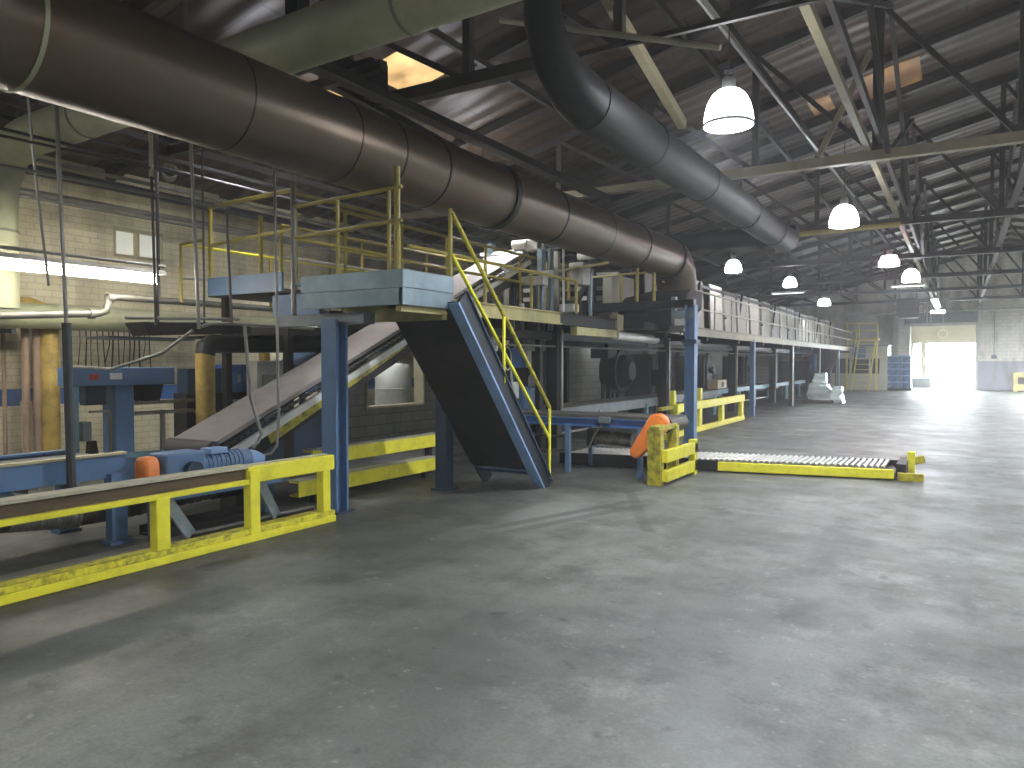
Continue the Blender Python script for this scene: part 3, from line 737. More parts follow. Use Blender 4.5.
t = thing('storage_box', (-8.5, 7.9, 0), 'dark violet blue steel box on the floor behind the yellow channels', 'box')
MB().box(-8.9, -8.45, 7.15, 8.6, 0, .8).build('body', M['blue_dark'], t, bevel=.01)
MB().box(-8.95, -8.4, 7.1, 8.65, .8, .86).build('lid', M['galv'], t)

# ochre pipe with dark insulated run
t = thing('ochre_pipe', (-9.1, 6.65, 0), 'thick ochre upright pipe bending into a dark insulated run', 'pipe')
MB().tube([(-9.1, 6.68, 0), (-9.1, 6.68, 1.72)], .13, 24).build('riser', M['pipe_yellow'], t)
MB().tube([(-9.1, 6.68, 1.7), (-9.1, 6.7, 1.8), (-9.1, 6.8, 1.86), (-9.1, 9.4, 1.9)], .135, 20).build('insulated_run', M['black'], t)
MB().ring((-9.1, 6.68, .9), (0, 0, 1), .13, .01, .03, 24).build('seam_band', M['pipe_yellow'], t)
t = thing('second_ochre_pipe', (-9.9, 8.32, 0), 'thinner ochre pipe rising beside the blue cabinet', 'pipe')
MB().tube([(-9.85, 8.36, 0), (-9.85, 8.36, 1.9)], .09, 16).build('riser', M['pipe_yellow'], t)

# pipes on the cream wall
for lb, x, y, r, mk in (('left pinkish pipe of the two standing by the cream wall', -11.5, 5.48, .05, 'pipe_pink'),
                        ('right pinkish pipe of the two standing by the cream wall', -11.5, 5.64, .06, 'pipe_pink')):
    t = thing('wall_pipe', (x, y, 0), lb, 'pipe')
    MB().tube([(x, y, 0), (x, y, 2.2), (x, y - .04, 2.3), (x, y - .14, 2.36), (x, y - 1.5, 2.2)], r, 14).build('pipe_run', M[mk], t)
    MB().ring((x, y, 1.0), (0, 0, 1), r, .018, .07, 16).build('coupling', M['pipe_pink'], t)
t = thing('wall_pipe', (-11.4, 5.98, 0), 'wide yellow pipe standing by the cream wall', 'pipe')
MB().tube([(-11.45, 5.79, 0), (-11.45, 5.79, 2.2), (-11.5, 5.74, 2.34), (-11.62, 5.6, 2.42), (-11.9, 5.4, 2.44)], .125, 18).build('pipe_run', M['pipe_yellow'], t)
tag(MB().tube([(-11.9, 5.38, 0), (-11.9, 5.38, 2.3)], .03, 8).build('wall_conduit', M['pipe_pink']), 'thin brown conduit running down the cream wall at the far left', 'conduit')
t = thing('big_wall_pipe', (-11.3, 7, 2.25), 'big pale horizontal pipe along the cream wall', 'pipe')
MB().tube([(-11.2, 3.4, 2.25), (-11.2, 11.5, 2.25)], .18, 24).build('pipe_run', M['duct_pale'], t)
for y in (5.2, 8.3, 9.8): MB().box(-12, -11.2, y - .03, y + .03, 2.0, 2.06).build('bracket', M['rod_dark'], t)
t = thing('return_pipe', (-10, 7.5, 2.5), 'grey pipe with a bent end running in front of the big pale pipe', 'pipe')
MB().tube([(-10.0, 9.6, 2.5), (-10.0, 5.95, 2.5), (-10.0, 5.85, 2.47), (-10.0, 5.82, 2.38), (-10.0, 5.8, 2.3), (-10.0, 5.7, 2.26), (-10.0, 4.4, 2.16)], .05, 14).build('pipe_run', M['pipe'], t)
MB().ring((-10.0, 5.85, 2.48), (0, 1, 0), .05, .02, .07, 14).build('coupling', M['pipe'], t)
MB().ring((-10.0, 5.6, 2.25), (0, 1, 0), .05, .02, .07, 14).build('coupling', M['pipe'], t)
for y in (6.6, 9.2): MB().tube([(-10, y, 2.5), (-10, y, 5.1)], .008, 6).build('hanger', M['rod_dark'], t)
t = thing('dark_trough', (-8.6, 5.8, 1.95), 'dark overhead trough hung on rods above the blue press', 'trough')
MB().prism([(-8.75, 5.4, 1.92), (-8.75, 6.9, 2.0), (-8.75, 6.9, 2.14), (-8.75, 5.3, 2.08)], (.35, 0, 0)).build('trough', M['dark'], t)
MB().box(-8.8, -8.3, 4.85, 5.95, 1.87, 1.9).build('tray', M['rod_dark'], t)
MB().tube([(-8.4, 5.1, 2.12), (-8.4, 6.15, 2.16), (-8.4, 6.7, 2.18)], .02, 8).build('pipe', M['rod'], t)
for y in (5.55, 6.2): MB().tube([(-8.45, y, 2.0), (-8.45, y, 5.4)], .015, 6).build('hanger', M['rod_dark'], t)
# stains hang behind: bundled cables on the wall
t = thing('cable_bundle', (-11.9, 7.0, 1.2), 'bundle of thin dark cables hanging down the cream wall above the press', 'cables')
cb = MB()
for k in range(14):
    y = 6.5 + k * .09; cb.tube([(-11.95, y, 2.3 + .02 * (k % 3)), (-11.93, y + random.uniform(-.02, .02), 1.9), (-11.95, y + random.uniform(-.05, .05), 1.25 + random.uniform(0, .4))], random.uniform(.006, .014), 5)
cb.build('cables', M['dark'], t)
t = thing('far_trough', (-9.0, 7.9, 2.05), 'long dark trough below the rear walkway', 'trough')
MB().box(-9.3, -8.0, 7.2, 11.0, 1.98, 2.1).build('trough', M['dark'], t)
for y in (7.6, 10.6): MB().tube([(-8.1, y, 2.0), (-8.1, y, 2.7)], .02, 6).build('hanger', M['rod_dark'], t)

# hanging pipe frame of thin rods
t = thing('pipe_frame', (-7.5, 4.5, 0), 'frame of thin hanging conduits in front of the glowing tube', 'conduit')
MB().tube([(-7.5, 3.88, 5.85), (-7.5, 3.9, 3.36)], .015, 8).build('drop_rod', M['rod'], t)
MB().tube([(-7.5, 4.87, 4.21), (-7.5, 4.87, 3.6)], .022, 8).build('drop_rod', M['railing_white'], t)
MB().tube([(-7.5, 4.87, 3.6), (-7.5, 4.9, 2.0)], .015, 8).build('drop_rod', M['rod_dark'], t)
MB().tube([(-7.5, 5.3, 5.8), (-7.5, 5.38, 3.4), (-7.5, 5.43, 1.98)], .02, 8).build('drop_rod', M['rod'], t)
MB().tube([(-7.5, 5.82, 3.42), (-7.5, 5.88, 2.05)], .017, 8).build('drop_rod', M['rod_dark'], t)
MB().tube([(-7.5, 1.5, 3.36), (-7.5, 5.85, 3.43)], .018, 8).build('cross_rail', M['rod'], t)
MB().tube([(-7.5, 1.5, 3.62), (-7.5, 5.3, 3.7)], .014, 8).build('cross_rail', M['rod_dark'], t)
MB().tube([(-7.5, 5.43, 2.0), (-7.5, 5.6, 2.05), (-7.5, 5.88, 2.06), (-7.5, 7.2, 2.05)], .02, 8).build('cross_rail', M['rod'], t)
MB().tube([(-7.5, 5.35, 1.96), (-7.7, 5.1, 1.7), (-8.2, 4.8, 1.52), (-9.2, 4.85, 1.55)], .018, 8).build('bent_conduit', M['pipe'], t)
MB().tube([(-8.2, 3.9, 5.4), (-8.2, 4.05, 3.4), (-8.2, 4.15, 2.4)], .014, 8).build('drop_rod', M['rod'], t)
t = thing('drop_rod', (-6.28, 3.33, 0), 'tall thin rod with a thick dark lower sleeve beside the blue conveyor table', 'conduit')
MB().tube([(-6.28, 3.2, 6.05), (-6.28, 3.31, 1.9)], .016, 8).build('rod', M['rod'], t)
MB().tube([(-6.28, 3.31, 1.92), (-6.28, 3.33, 0.5)], .036, 10).build('sleeve', M['rod_dark'], t)
t = thing('drop_conduit', (-6.9, 6.3, .7), 'thin grey conduit bending down to the drive motor', 'conduit')
MB().tube([(-6.7, 5.42, 2.0), (-6.65, 5.45, 1.2), (-6.6, 5.55, .8), (-6.6, 5.5, .72), (-6.45, 5.3, .68)], .018, 8).build('conduit', M['rod'], t)
t = thing('drop_conduit', (-6.4, 6.0, .7), 'long thin conduit hanging from the brown duct in front of the steel belt', 'conduit')
MB().tube([(-6.3, 5.5, 3.7), (-6.3, 5.53, 1.0), (-6.3, 5.5, .7), (-6.3, 5.42, .62), (-6.3, 5.2, .6)], .015, 8).build('conduit', M['rod'], t)
t = thing('vent_outlet', (-10, 6.8, 4.3), 'small round pipe outlet pointing out under the roof at the left', 'pipe')
o_ = MB().tube([(-10.4, 7.05, 4.45), (-9.95, 6.75, 4.4)], .1, 16, False)
o_.ring((-9.95, 6.75, 4.4), (.45, -.3, -.05), .085, .03, .04, 16)
o_.build('outlet', M['pipe'], t)
MB().box(-9.98, -9.94, 6.66, 6.84, 4.38, 4.42).build('damper', M['pipe'], t)
MB().tube([(-10.2, 6.9, 4.45), (-10.2, 6.9, 5.2)], .012, 6).build('hanger', M['rod_dark'], t)
# dark pipes under the eaves at the left
for k, (x, z, r) in enumerate(((-10.6, 4.3, .03), (-9.9, 4.55, .035), (-11.3, 4.0, .05), (-9.0, 4.15, .02), (-8.0, 4.35, .025), (-11.6, 4.4, .08), (-10.9, 3.85, .03))):
    tag(MB().tube([(x, 3.0, z), (x, 16.0, z)], r, 8).build('eaves_pipe', M['rod_dark'] if k % 2 else M['pipe']),
        ['thin grey pipe under the eaves at the left', 'dark pipe under the eaves near the pale cross duct', 'grey pipe highest on the cream wall', 'thin dark pipe level with the top of the yellow rails', 'thin grey pipe above the rear walkway',
         'thick dark pipe tucked under the eaves', 'grey pipe just above the high wall window'][k], 'pipe')

# ================================================================== inclined belt conveyor
t = thing('inclined_conveyor', (-7.25, 5, 0), 'long inclined belt conveyor rising from the floor to the oven head', 'conveyor')
P0 = Vector((-7.25, 5.12, .66)); P1 = Vector((-7.25, 11.75, 3.54)); D = (P1 - P0).normalized(); U = Vector((1, 0, 0)).cross(D); 
def inc(y, off=0.0, x=-7.25):
    f = (y - P0.y) / (P1.y - P0.y); p = P0 + (P1 - P0) * f + U * off; p.x = x; return p
MB().bar(inc(5.12, .04, -7.22), inc(11.75, .04, -7.22), .74, .05, U).build('belt', M['belt'], t)
MB().bar(inc(5.12, -.2, -6.80), inc(11.75, -.2, -6.80), .04, .24, U).build('side_frame', M['dark'], t)
MB().bar(inc(5.12, -.2, -7.62), inc(11.75, -.2, -7.62), .04, .24, U).build('side_frame', M['dark'], t)
ch = MB()
n = 70
for k in range(n):
    y = 5.1 + (11.6 - 5.1) * k / n
    ch.bar(inc(y, -.02, -6.77), inc(y + .05, -.02, -6.77), .02, .018, U)
ch.build('chain', M['rod_dark'], t)
MB().bar(inc(5.12, -.02, -6.8), inc(11.75, -.02, -6.8), .05, .02, U).build('chain_track', M['black'], t)
MB().bar(inc(5.0, -.11, -6.76), inc(11.75, -.11, -6.76), .05, .085, U).build('edge_rail', M['panel_white'], t)
MB().cyl((-7.6, 5.12, .66), (-6.85, 5.12, .66), .09, 20).build('tail_pulley', M['belt_dark'], t)
MB().cyl((-7.6, 11.75, 3.54), (-6.82, 11.75, 3.54), .12, 20).build('head_pulley', M['steel'], t)
MB().bar((-6.78, 5.8, .72), (-6.78, 8.2, 1.86), .05, .12, U).build('yellow_stringer', M['yellow_dirty'], t)
for x in (-6.82, -7.7):
    for y in (5.3, 11.2):
        MB().bar((x, y, 0), inc(y, -.3, x), .08, .08, (0, 1, 0)).build('leg', M['blue_dark'], t)
MB().box(-7.5, -6.85, 5.0, 5.25, .3, .5).build('take_up_box', M['blue'], t)

# ================================================================== stair landing and ladder stair
t = thing('stair_landing', (-5.4, 6, 0), 'galvanised landing on a blue post at the top of the steep stair', 'platform')
MB().box(-6.2, -4.65, 5.62, 6.42, 2.42, 2.45).build('deck_plate', M['galv'], t)
MB().box(-6.0, -4.65, 5.58, 5.62, 2.33, 2.5).box(-4.65, -4.61, 5.58, 6.42, 2.33, 2.5).build('toe_plate', M['galv'], t)
MB().box(-6.0, -4.63, 5.59, 5.64, 2.16, 2.325).box(-4.67, -4.62, 5.59, 6.42, 2.16, 2.325).build('fascia', M['galv'], t)
MB().box(-6.75, -6.0, 5.85, 5.92, 2.12, 2.36).build('side_fascia', M['blue_light'], t)
MB().box(-6.75, -6.0, 5.92, 7.2, 2.3, 2.36).build('side_deck', M['blue'], t)
MB().box(-6.6, -5.3, 5.78, 5.95, 2.0, 2.12).build('cross_beam', M['motor_grey'], t)
MB().box(-4.75, -4.68, 5.64, 6.4, 2.1, 2.17).box(-6.1, -4.7, 6.34, 6.42, 2.05, 2.3).build('under_beam', M['yellow_pale'], t)
po = MB().box(-5.81, -5.60, 5.68, 5.71, 0, 2.05).box(-5.81, -5.6, 5.83, 5.86, 0, 2.05).box(-5.72, -5.69, 5.7, 5.84, 0, 2.05)
po.build('support_post', M['blue'], t)
MB().box(-5.85, -5.55, 5.63, 5.9, 0, .02).build('base_plate', M['blue_dark'], t)
MB().box(-5.58, -5.42, 7.37, 7.53, 0.02, 2.3).build('support_post', M['blue_dark'], t)
MB().box(-5.62, -5.38, 7.33, 7.57, 0, .03).build('base_plate', M['blue_dark'], t)
# landing railings
def rail_post(x, y, z0, z1, par, mk='yellow_rail', r=.02, name='railing_post'):
    MB().tube([(x, y, z0), (x, y, z1)], r, 10).build(name, M[mk], par)
def rail_bar(pts, par, mk='yellow_rail', r=.02, name='handrail'):
    MB().tube(pts, r, 10).build(name, M[mk], par)
rail_post(-6.15, 5.62, 2.1, 3.5, t, 'pipe', .028); rail_post(-5.5, 5.62, 2.4, 3.29, t); rail_post(-4.71, 5.62, 2.42, 3.5, t, 'yellow_rail', .032)
rail_post(-4.64, 6.4, 2.42, 3.22, t, 'yellow_rail', .024); rail_post(-4.85, 5.66, 2.42, 3.3, t)
rail_bar([(-6.15, 5.62, 3.26), (-4.65, 5.62, 3.3)], t); rail_bar([(-6.15, 5.62, 2.93), (-4.65, 5.62, 2.98)], t, 'yellow_rail', .02, 'mid_rail')
rail_bar([(-6.15, 5.62, 3.42), (-6.15, 7.2, 3.42)], t, 'yellow_rail'); rail_bar([(-6.15, 5.62, 2.93), (-6.15, 7.2, 2.93)], t, 'yellow_rail', .02, 'mid_rail')

t = thing('ladder_stair', (-4.95, 7.4, 0), 'steep blue stair with yellow handrails leading up to the galvanised landing', 'stair')
SA = Vector((0, 6.42, 2.3)); SB = Vector((0, 8.34, 0.02))
def st(f, x, off=0.0):
    d = (SB - SA); nrm = Vector((0, -d.z, d.y)).normalized(); p = SA + d * f + nrm * off; return Vector((x, p.y, p.z))
SN = Vector((0, -(SB - SA).z, (SB - SA).y)).normalized()
for x, fl in ((-4.5, 1), (-5.42, -1)):
    s_ = MB().bar(st(0, x, -.02), st(1, x, -.02), .03, .19, SN)
    s_.build('stringer', M['stair_navy'], t)
    if fl > 0: MB().bar(st(0, x - .045, -.125), st(1, x - .045, -.125), .14, .025, SN).build('bottom_flange', M['blue_light'], t)
    MB().bar(st(0, x + .01 * fl, .08), st(1, x + .01 * fl, .08), .05, .02, SN).build('top_flange', M['blue_dark'], t)
for k in range(9):
    f = (k + .7) / 9.4; p = st(f, 0)
    MB().box(-5.4, -4.52, p.y - .11, p.y + .11, p.z - .015, p.z + .015).build('tread', M['blue_dark'], t)
MB().bar(st(.0, -4.98, -.12), st(.86, -4.98, -.12), .92, .02, SN).build('back_plate', M['soot'], t)
rail_post(-4.5, 8.36, .1, 1.02, t, 'yellow'); rail_post(-4.5, 7.25, 1.36, 2.12, t, 'yellow'); 
rail_bar([(-4.62, 6.4, 3.18), (-4.5, 7.25, 2.14), (-4.5, 8.36, 1.02)], t, 'yellow_dirty', .024)  # dirty yellow here paints in the rail's backlit darkness
rail_bar([(-4.62, 6.4, 2.74), (-4.5, 8.36, .62)], t, 'yellow', .022, 'mid_rail')

# ================================================================== upper walkway behind the stair
t = thing('upper_walkway', (-6.1, 10, 0), 'raised walkway with yellow railings leading from the stair to the oven', 'walkway')
MB().box(-6.65, -5.62, 6.6, 13.0, 2.36, 2.42).build('deck_plate', M['dark'], t)
MB().channel((-5.6, 7.6, 2.31), (-5.6, 10.75, 2.31), .05, .2, .02).build('fascia', M['yellow_pale'], t)
MB().channel((-5.6, 10.75, 2.31), (-5.6, 13, 2.31), .05, .2, .02).build('fascia', M['dark'], t)
for y in (6.9, 8.0, 9.05, 10.1, 11.2, 12.2): rail_post(-6.62, y, 2.4, 3.49, t, 'yellow_rail', .024)
rail_bar([(-6.62, 6.7, 3.48), (-6.62, 13, 3.48)], t, 'yellow_rail', .024); rail_bar([(-6.62, 6.7, 3.0), (-6.62, 13, 3.0)], t, 'yellow_rail', .024, 'mid_rail')
for y in (8.56, 9.85, 11.4): rail_post(-5.62, y, 2.3, 2.97, t, 'yellow_rail', .024)
rail_bar([(-5.62, 6.9, 2.98), (-5.62, 11.4, 2.98)], t, 'yellow_rail', .024)
for x, y in ((-6.55, 10.0), (-6.75, 12.6)): MB().bar((x, y, 0), (x, y, 2.36), .12, .12, (0, 1, 0)).build('support_post', M['black'], t)

t = thing('rear_walkway', (-8.6, 9, 0), 'rear walkway with blue toe plate and yellow railings, left of the inclined belt', 'walkway')
MB().box(-9.45, -7.85, 7.0, 13.0, 2.55, 2.6).build('deck_plate', M['dark'], t)
MB().box(-9.4, -7.85, 6.96, 7.0, 2.56, 2.82).build('toe_plate', M['blue'], t)
for x in (-9.38, -8.3, -7.62): rail_post(x, 7.0, 2.58, 3.86 if x < -9 else 3.62, t, 'yellow_rail', .03)
rail_bar([(-9.38, 7, 3.85), (-7.6, 7, 3.9)], t, 'yellow_rail', .03); rail_bar([(-9.38, 7, 3.3), (-7.6, 7, 3.38)], t, 'yellow_rail', .026, 'mid_rail')
for y in (7.0, 8.6, 10.2, 11.8): rail_post(-7.9, y, 2.6, 3.45, t, 'yellow_rail', .022)
for y in (6.6, 8.2, 9.8, 11.4): rail_post(-9.5, y, 2.45, 3.27, t, 'yellow_rail', .022)
rail_bar([(-9.5, 6.6, 3.27), (-9.5, 13, 3.3)], t, 'yellow', .022); rail_bar([(-9.5, 6.6, 2.8), (-9.5, 13, 2.85)], t, 'railing_white', .022, 'mid_rail')
rail_bar([(-7.9, 7, 3.45), (-7.9, 13, 3.5)], t, 'yellow_rail', .022); rail_bar([(-7.9, 7, 3.02), (-7.9, 13, 3.06)], t, 'railing_white', .024, 'mid_rail')
rail_bar([(-9.5, 6.6, 3.27), (-9.0, 6.6, 3.29)], t, 'yellow_rail', .02)
for x, y in ((-9.3, 7.2), (-8.0, 7.2), (-9.3, 12.8), (-8.0, 12.8)): MB().bar((x, y, 0), (x, y, 2.55), .1, .1, (0, 1, 0)).build('support_post', M['dark'], t)

# yellow channels at knee height behind the landing post
for lb, x, z0, z1, ya, yb in (('upper of two long yellow channels behind the blue landing post', -6.5, .38, .55, 6.2, 8.7), ('lower of two long yellow channels behind the blue landing post', -6.25, .1, .27, 5.75, 8.3)):
    t = thing('yellow_channel', (x, 7, 0), lb, 'rail')
    MB().channel((x, ya, (z0 + z1) / 2), (x, yb, (z0 + z1) / 2), .14, z1 - z0, .02, flip=-1).build('channel', M['yellow'], t)
    MB().box(x - .16, x + .01, ya, yb, z1, z1 + .012).build('dusty_top', M['timber_top'], t)
    for y in (ya + .3, yb - .2): MB().box(x - .1, x - .02, y - .04, y + .04, 0, z0 + .02).build('leg', M['dark'], t)

# ================================================================== inner block wall under the oven, with one opening
w = MB()
OY0, OY1, OZ0, OZ1 = 10.4, 12.15, .72, 1.8
w.box(-9.7, -9.5, 9.4, OY0, 0, 2.5).box(-9.7, -9.5, OY1, 47.5, 0, 2.5).box(-9.7, -9.5, OY0, OY1, 0, OZ0).box(-9.7, -9.5, OY0, OY1, OZ1, 2.5)
struct(w.build('wall_inner', M['wall_grey'], origin=(-9.6, 20, 0)))
f = MB().box(-9.72, -9.47, OY0, OY0 + .04, OZ0, OZ1).box(-9.72, -9.47, OY1 - .04, OY1, OZ0, OZ1).box(-9.72, -9.47, OY0, OY1, OZ0, OZ0 + .04).box(-9.72, -9.47, OY0, OY1, OZ1 - .04, OZ1)
struct(f.build('window_20', M['pipe_cream']), 'opening in the grey block wall under the stair landing', 'opening')
for k, y in enumerate((9.5, 13.4, 15.9, 18.4, 21.5, 24.5, 28.0, 32, 36)):
    struct(B(-9.5, -9.36, y, y + .16, 0, 2.5).build('wall_column', M['dark']))
t = thing('water_drum', (-10.6, 12.2, 0), 'pale round drum standing behind the opening in the grey block wall', 'drum')
MB().lathe((-10.6, 12.5, 0), [(0, 0), (.38, 0), (.4, .02), (.4, .5), (.42, .52), (.4, .54), (.4, 1.0), (.42, 1.02), (.4, 1.04), (.4, 1.45), (.33, 1.55), (.1, 1.58), (0, 1.58)], 28).build('body', M['white'], t)
MB().cyl((-10.45, 12.5, 1.57), (-10.45, 12.5, 1.62), .05, 12).build('cap', M['pipe'], t)

# ================================================================== oven on its raised deck
t = thing('oven_deck', (-7.3, 30, 0), 'long raised steel deck carrying the oven, on a row of posts', 'platform')
DZ0 = 2.3
MB().box(-9.5, -5.25, 13.6, 46, DZ0 - .04, DZ0 + .08).build('deck_plate', M['dark'], t)
MB().channel((-5.22, 14.9, DZ0), (-5.22, 46, DZ0), .06, .2, .02).build('edge_beam', M['deck_edge'], t)
MB().box(-7.4, -4.1, 13.0, 13.1, 2.58, 2.72).build('front_beam', M['black'], t)
MB().box(-7.4, -4.6, 13.1, 13.9, 2.6, 2.66).build('front_deck', M['dark'], t)
for x in (-6.9, -6.6, -6.15, -5.5, -5.18, -4.85): rail_post(x, 13.05, 2.68, 3.36 if x in (-5.18, -6.6) else 3.24, t, 'yellow_rail', .03)
rail_bar([(-7.3, 13.05, 3.2), (-5.0, 13.05, 3.26)], t, 'yellow_pale', .022)
MB().box(-4.5, -4.42, 13.0, 13.1, 2.3, 2.78).build('bracket', M['motor_grey'], t)
MB().box(-4.42, -4.08, 13.0, 13.12, 2.6, 2.72).build('bracket', M['motor_grey'], t)
MB().box(-4.42, -4.05, 12.98, 13.14, 2.4, 2.52).build('bracket', M['galv'], t)
MB().box(-4.42, -4.24, 12.96, 12.98, 2.26, 2.38).build('tag_plate', M['white'], t)
# the blue front post
p = MB().box(-4.22, -4.2, 12.92, 13.1, .0, 2.62).box(-4.06, -4.04, 12.92, 13.1, 0, 2.62).box(-4.2, -4.06, 13.0, 13.02, 0, 2.62)
p.build('front_post', M['blue'], t)
MB().box(-4.26, -4.0, 12.88, 13.14, 1.93, 2.0).build('collar', M['blue_dark'], t)
MB().box(-4.26, -4.0, 12.88, 13.14, 0, .02).build('base_plate', M['blue_dark'], t)
for y, mk in ((22.4, 'blue'), (28.3, 'dark'), (34.3, 'dark'), (40.2, 'dark')):
    MB().box(-5.31, -5.2, y - .1, y + .1, 0, DZ0 - .04).build('post', M[mk], t)
    MB().box(-5.2, -5.17, y - .1, y - .02, 0, DZ0 - .04).build('post_flange', M['blue_light'] if mk == 'blue' else M['white'], t)
for y in (11.9, 17.7, 24.2, 30.2): 
    MB().box(-6.42, -6.2, y - .1, y + .1, 0, 2.28).build('inner_post', M['black'], t)
    MB().box(-6.2, -6.17, y + .02, y + .09, .55, 2.2).build('inner_post_flange', M['pipe'], t)
for y in range(15, 46, 3): MB().box(-9.4, -5.3, y - .06, y + .06, 2.12, 2.27).build('cross_beam', M['black'], t)
MB().box(-8.2, -8.0, 13.6, 46, 1.98, 2.14).build('under_beam', M['black'], t)
MB().box(-6.5, -6.3, 9.5, 46, 2.0, 2.14).build('under_beam', M['black'], t)
MB().tube([(-6.24, 9.5, 1.88), (-6.24, 44, 1.87)], .018, 8).build('thin_pipe', M['pipe'], t)
MB().tube([(-6.3, 16.5, 2.0), (-6.3, 44, 2.0)], .035, 8).build('under_pipe', M['pipe'], t)
# pale railing along the deck
for k in range(20):
    y = 15.4 + 1.6 * k; MB().tube([(-5.3, y, DZ0 + .06), (-5.3, y, 3.28)], .018, 6).build('railing_post', M['railing_white'], t)
for z in (3.27, 2.85): MB().tube([(-5.3, 14.8, z), (-5.3, 46, z)], .022, 8).build('railing_bar', M['railing_white'], t)

t = thing('oven', (-7.6, 30, 2.38), 'long oven clad in tall pale leaning panels on the raised deck', 'oven')
MB().box(-9.3, -6.2, 15.6, 45, 2.4, 3.62).build('body', M['soot'], t)
MB().box(-9.4, -6.05, 15.6, 45, 3.62, 3.7).build('roof_sheet', M['dark'], t)
random.seed(11)
y = 15.7; k = 0
while y < 44:
    wd = random.uniform(1.25, 1.5); lean = random.choice((0, .02, .05, -.12, .2, .3, 0, .1)) if k > 3 else random.uniform(-.03, .05)
    x = -6.05 + random.uniform(-.04, .05); top = random.uniform(3.72, 3.84)
    MB().prism([(x, y, 2.4), (x, y + wd, 2.4), (x - .06, y + wd + lean, top), (x - .06, y + lean, top)], (-.06, 0, 0)).build('side_panel', M['panel'] if k % 4 != 2 else M['panel_pale'], t, bevel=.015)
    if k % 3 == 0: MB().cyl((x + .01, y + wd + .1, 2.9), (x + .06, y + wd + .1, 2.9), .03, 8).build('latch', M['dark'], t)
    y += wd + random.uniform(.2, .38); k += 1
for y in (16.2, 19.5, 24, 29, 34, 39, 43): MB().bar((-6.15, y, 2.4), (-6.02, y + .2, 3.75), .06, .06, (0, 1, 0)).build('frame_bar', M['dark'], t)

# oven entry frame below the elbow, seen through the front railing
t = thing('oven_entry', (-7.2, 14.6, 2.4), 'pale and dark steel framing at the oven mouth behind the front railing', 'frame')
for z, a in ((3.0, .05), (3.2, .0), (3.48, -.05)): MB().bar((-8.4, 14.4, z), (-6.1, 14.4 + a, z - .05), .1, .08).build('pale_beam', M['white'], t)
for x in (-7.9, -7.2, -6.6): MB().bar((x, 14.1, 2.35), (x, 14.1, 3.5), .16, .12, (0, 1, 0)).build('dark_post', M['black'], t)
for x in (-7.6, -6.9): MB().bar((x - .25, 14.0, 2.5), (x + .3, 14.0, 3.3), .1, .08, (0, 1, 0)).build('dark_brace', M['black'], t)
MB().box(-6.3, -6.1, 14.0, 15.2, 2.4, 3.4).build('cheek_plate', M['panel'], t)
MB().bar((-8.0, 14.35, 2.55), (-6.3, 14.35, 2.6), .1, .14).build('pink_board', M['pipe_pink'], t)
MB().box(-8.6, -6.2, 15.2, 15.5, 2.4, 3.6).build('mouth_plate', M['soot'], t)

# pale pipes below the deck front
t = thing('lagged_pipe', (-5.6, 13.5, 2.1), 'short beige channel and lagged pale pipe below the deck front', 'pipe')
MB().box(-5.68, -5.56, 11.3, 13.0, 2.06, 2.2).build('channel', M['yellow_pale'], t)
MB().tube([(-5.6, 13.0, 2.1), (-5.6, 15.2, 2.08)], .09, 14).build('lagging', M['white'], t)
MB().tube([(-5.5, 15.2, 2.12), (-5.0, 15.0, 2.16), (-4.5, 13.6, 2.2), (-4.28, 13.1, 2.12), (-4.25, 13.02, 1.9)], .02, 8).build('cable', M['black'], t)
MB().box(-5.7, -5.55, 13.0, 13.3, 2.2, 2.5).build('valve_block', M['pipe_cream'], t)

# head machinery at the top of the inclined belt
t = thing('head_drive', (-7.2, 12.9, 2.4), 'white and grey drive machinery at the top of the inclined belt', 'machine')
for x in (-7.75, -6.68):
    MB().box(x - .05, x + .05, 12.5, 12.65, 2.5, 4.15).build('upright', M['galv'], t)
    MB().box(x - .06, x + .06, 13.1, 13.2, 2.5, 4.0).build('upright', M['pipe'], t)
MB().box(-7.0, -6.6, 12.5, 12.75, 3.95, 4.16).build('gear_case', M['white'], t, bevel=.02)
MB().cyl((-7.25, 12.55, 4.08), (-6.95, 12.55, 4.08), .09, 16).build('motor', M['white'], t)
MB().cyl((-6.6, 12.6, 4.05), (-6.2, 12.6, 4.05), .08, 16).build('motor', M['motor_grey'], t)
MB().bar((-8.0, 12.6, 3.97), (-6.3, 12.6, 3.99), .06, .06).build('cross_bar', M['white'], t)
MB().bar((-6.7, 12.7, 3.55), (-6.7, 11.3, 3.5), .05, .05).build('cross_bar', M['white'], t)
MB().box(-6.9, -6.45, 12.2, 12.4, 3.3, 3.45).build('chute', M['white'], t)
MB().box(-6.6, -6.35, 12.4, 12.6, 3.42, 3.56).build('bearing_block', M['white'], t)
MB().tube([(-6.45, 12.5, 3.95), (-6.45, 12.5, 2.5)], .05, 10).build('cylinder', M['galv'], t)
MB().tube([(-6.6, 12.3, 3.3), (-6.6, 12.3, 2.5)], .03, 10).build('cylinder', M['pipe'], t)
MB().bar((-6.55, 13, 3.62), (-5.55, 13, 3.7), .04, .04).build('yellow_arm', M['yellow_pale'], t)
MB().box(-7.4, -6.7, 11.5, 12.8, 2.5, 2.9).build('base_frame', M['dark'], t)
MB().tube([(-6.7, 11.9, 2.45), (-6.7, 11.9, 2.95)], .05, 10).build('valve', M['white'], t)
MB().tube([(-6.72, 11.6, 2.45), (-6.72, 11.6, 2.75)], .06, 10).build('valve', M['pipe_cream'], t)
for x, y in ((-7.3, 11.7), (-6.8, 12.7)): MB().box(x - .05, x + .05, y - .05, y + .05, .34, 2.5).build('leg', M['black'], t)
MB().box(-6.35, -6.05, 13.0, 13.3, 3.35, 3.75).build('control_box', M['white'], t, bevel=.02)
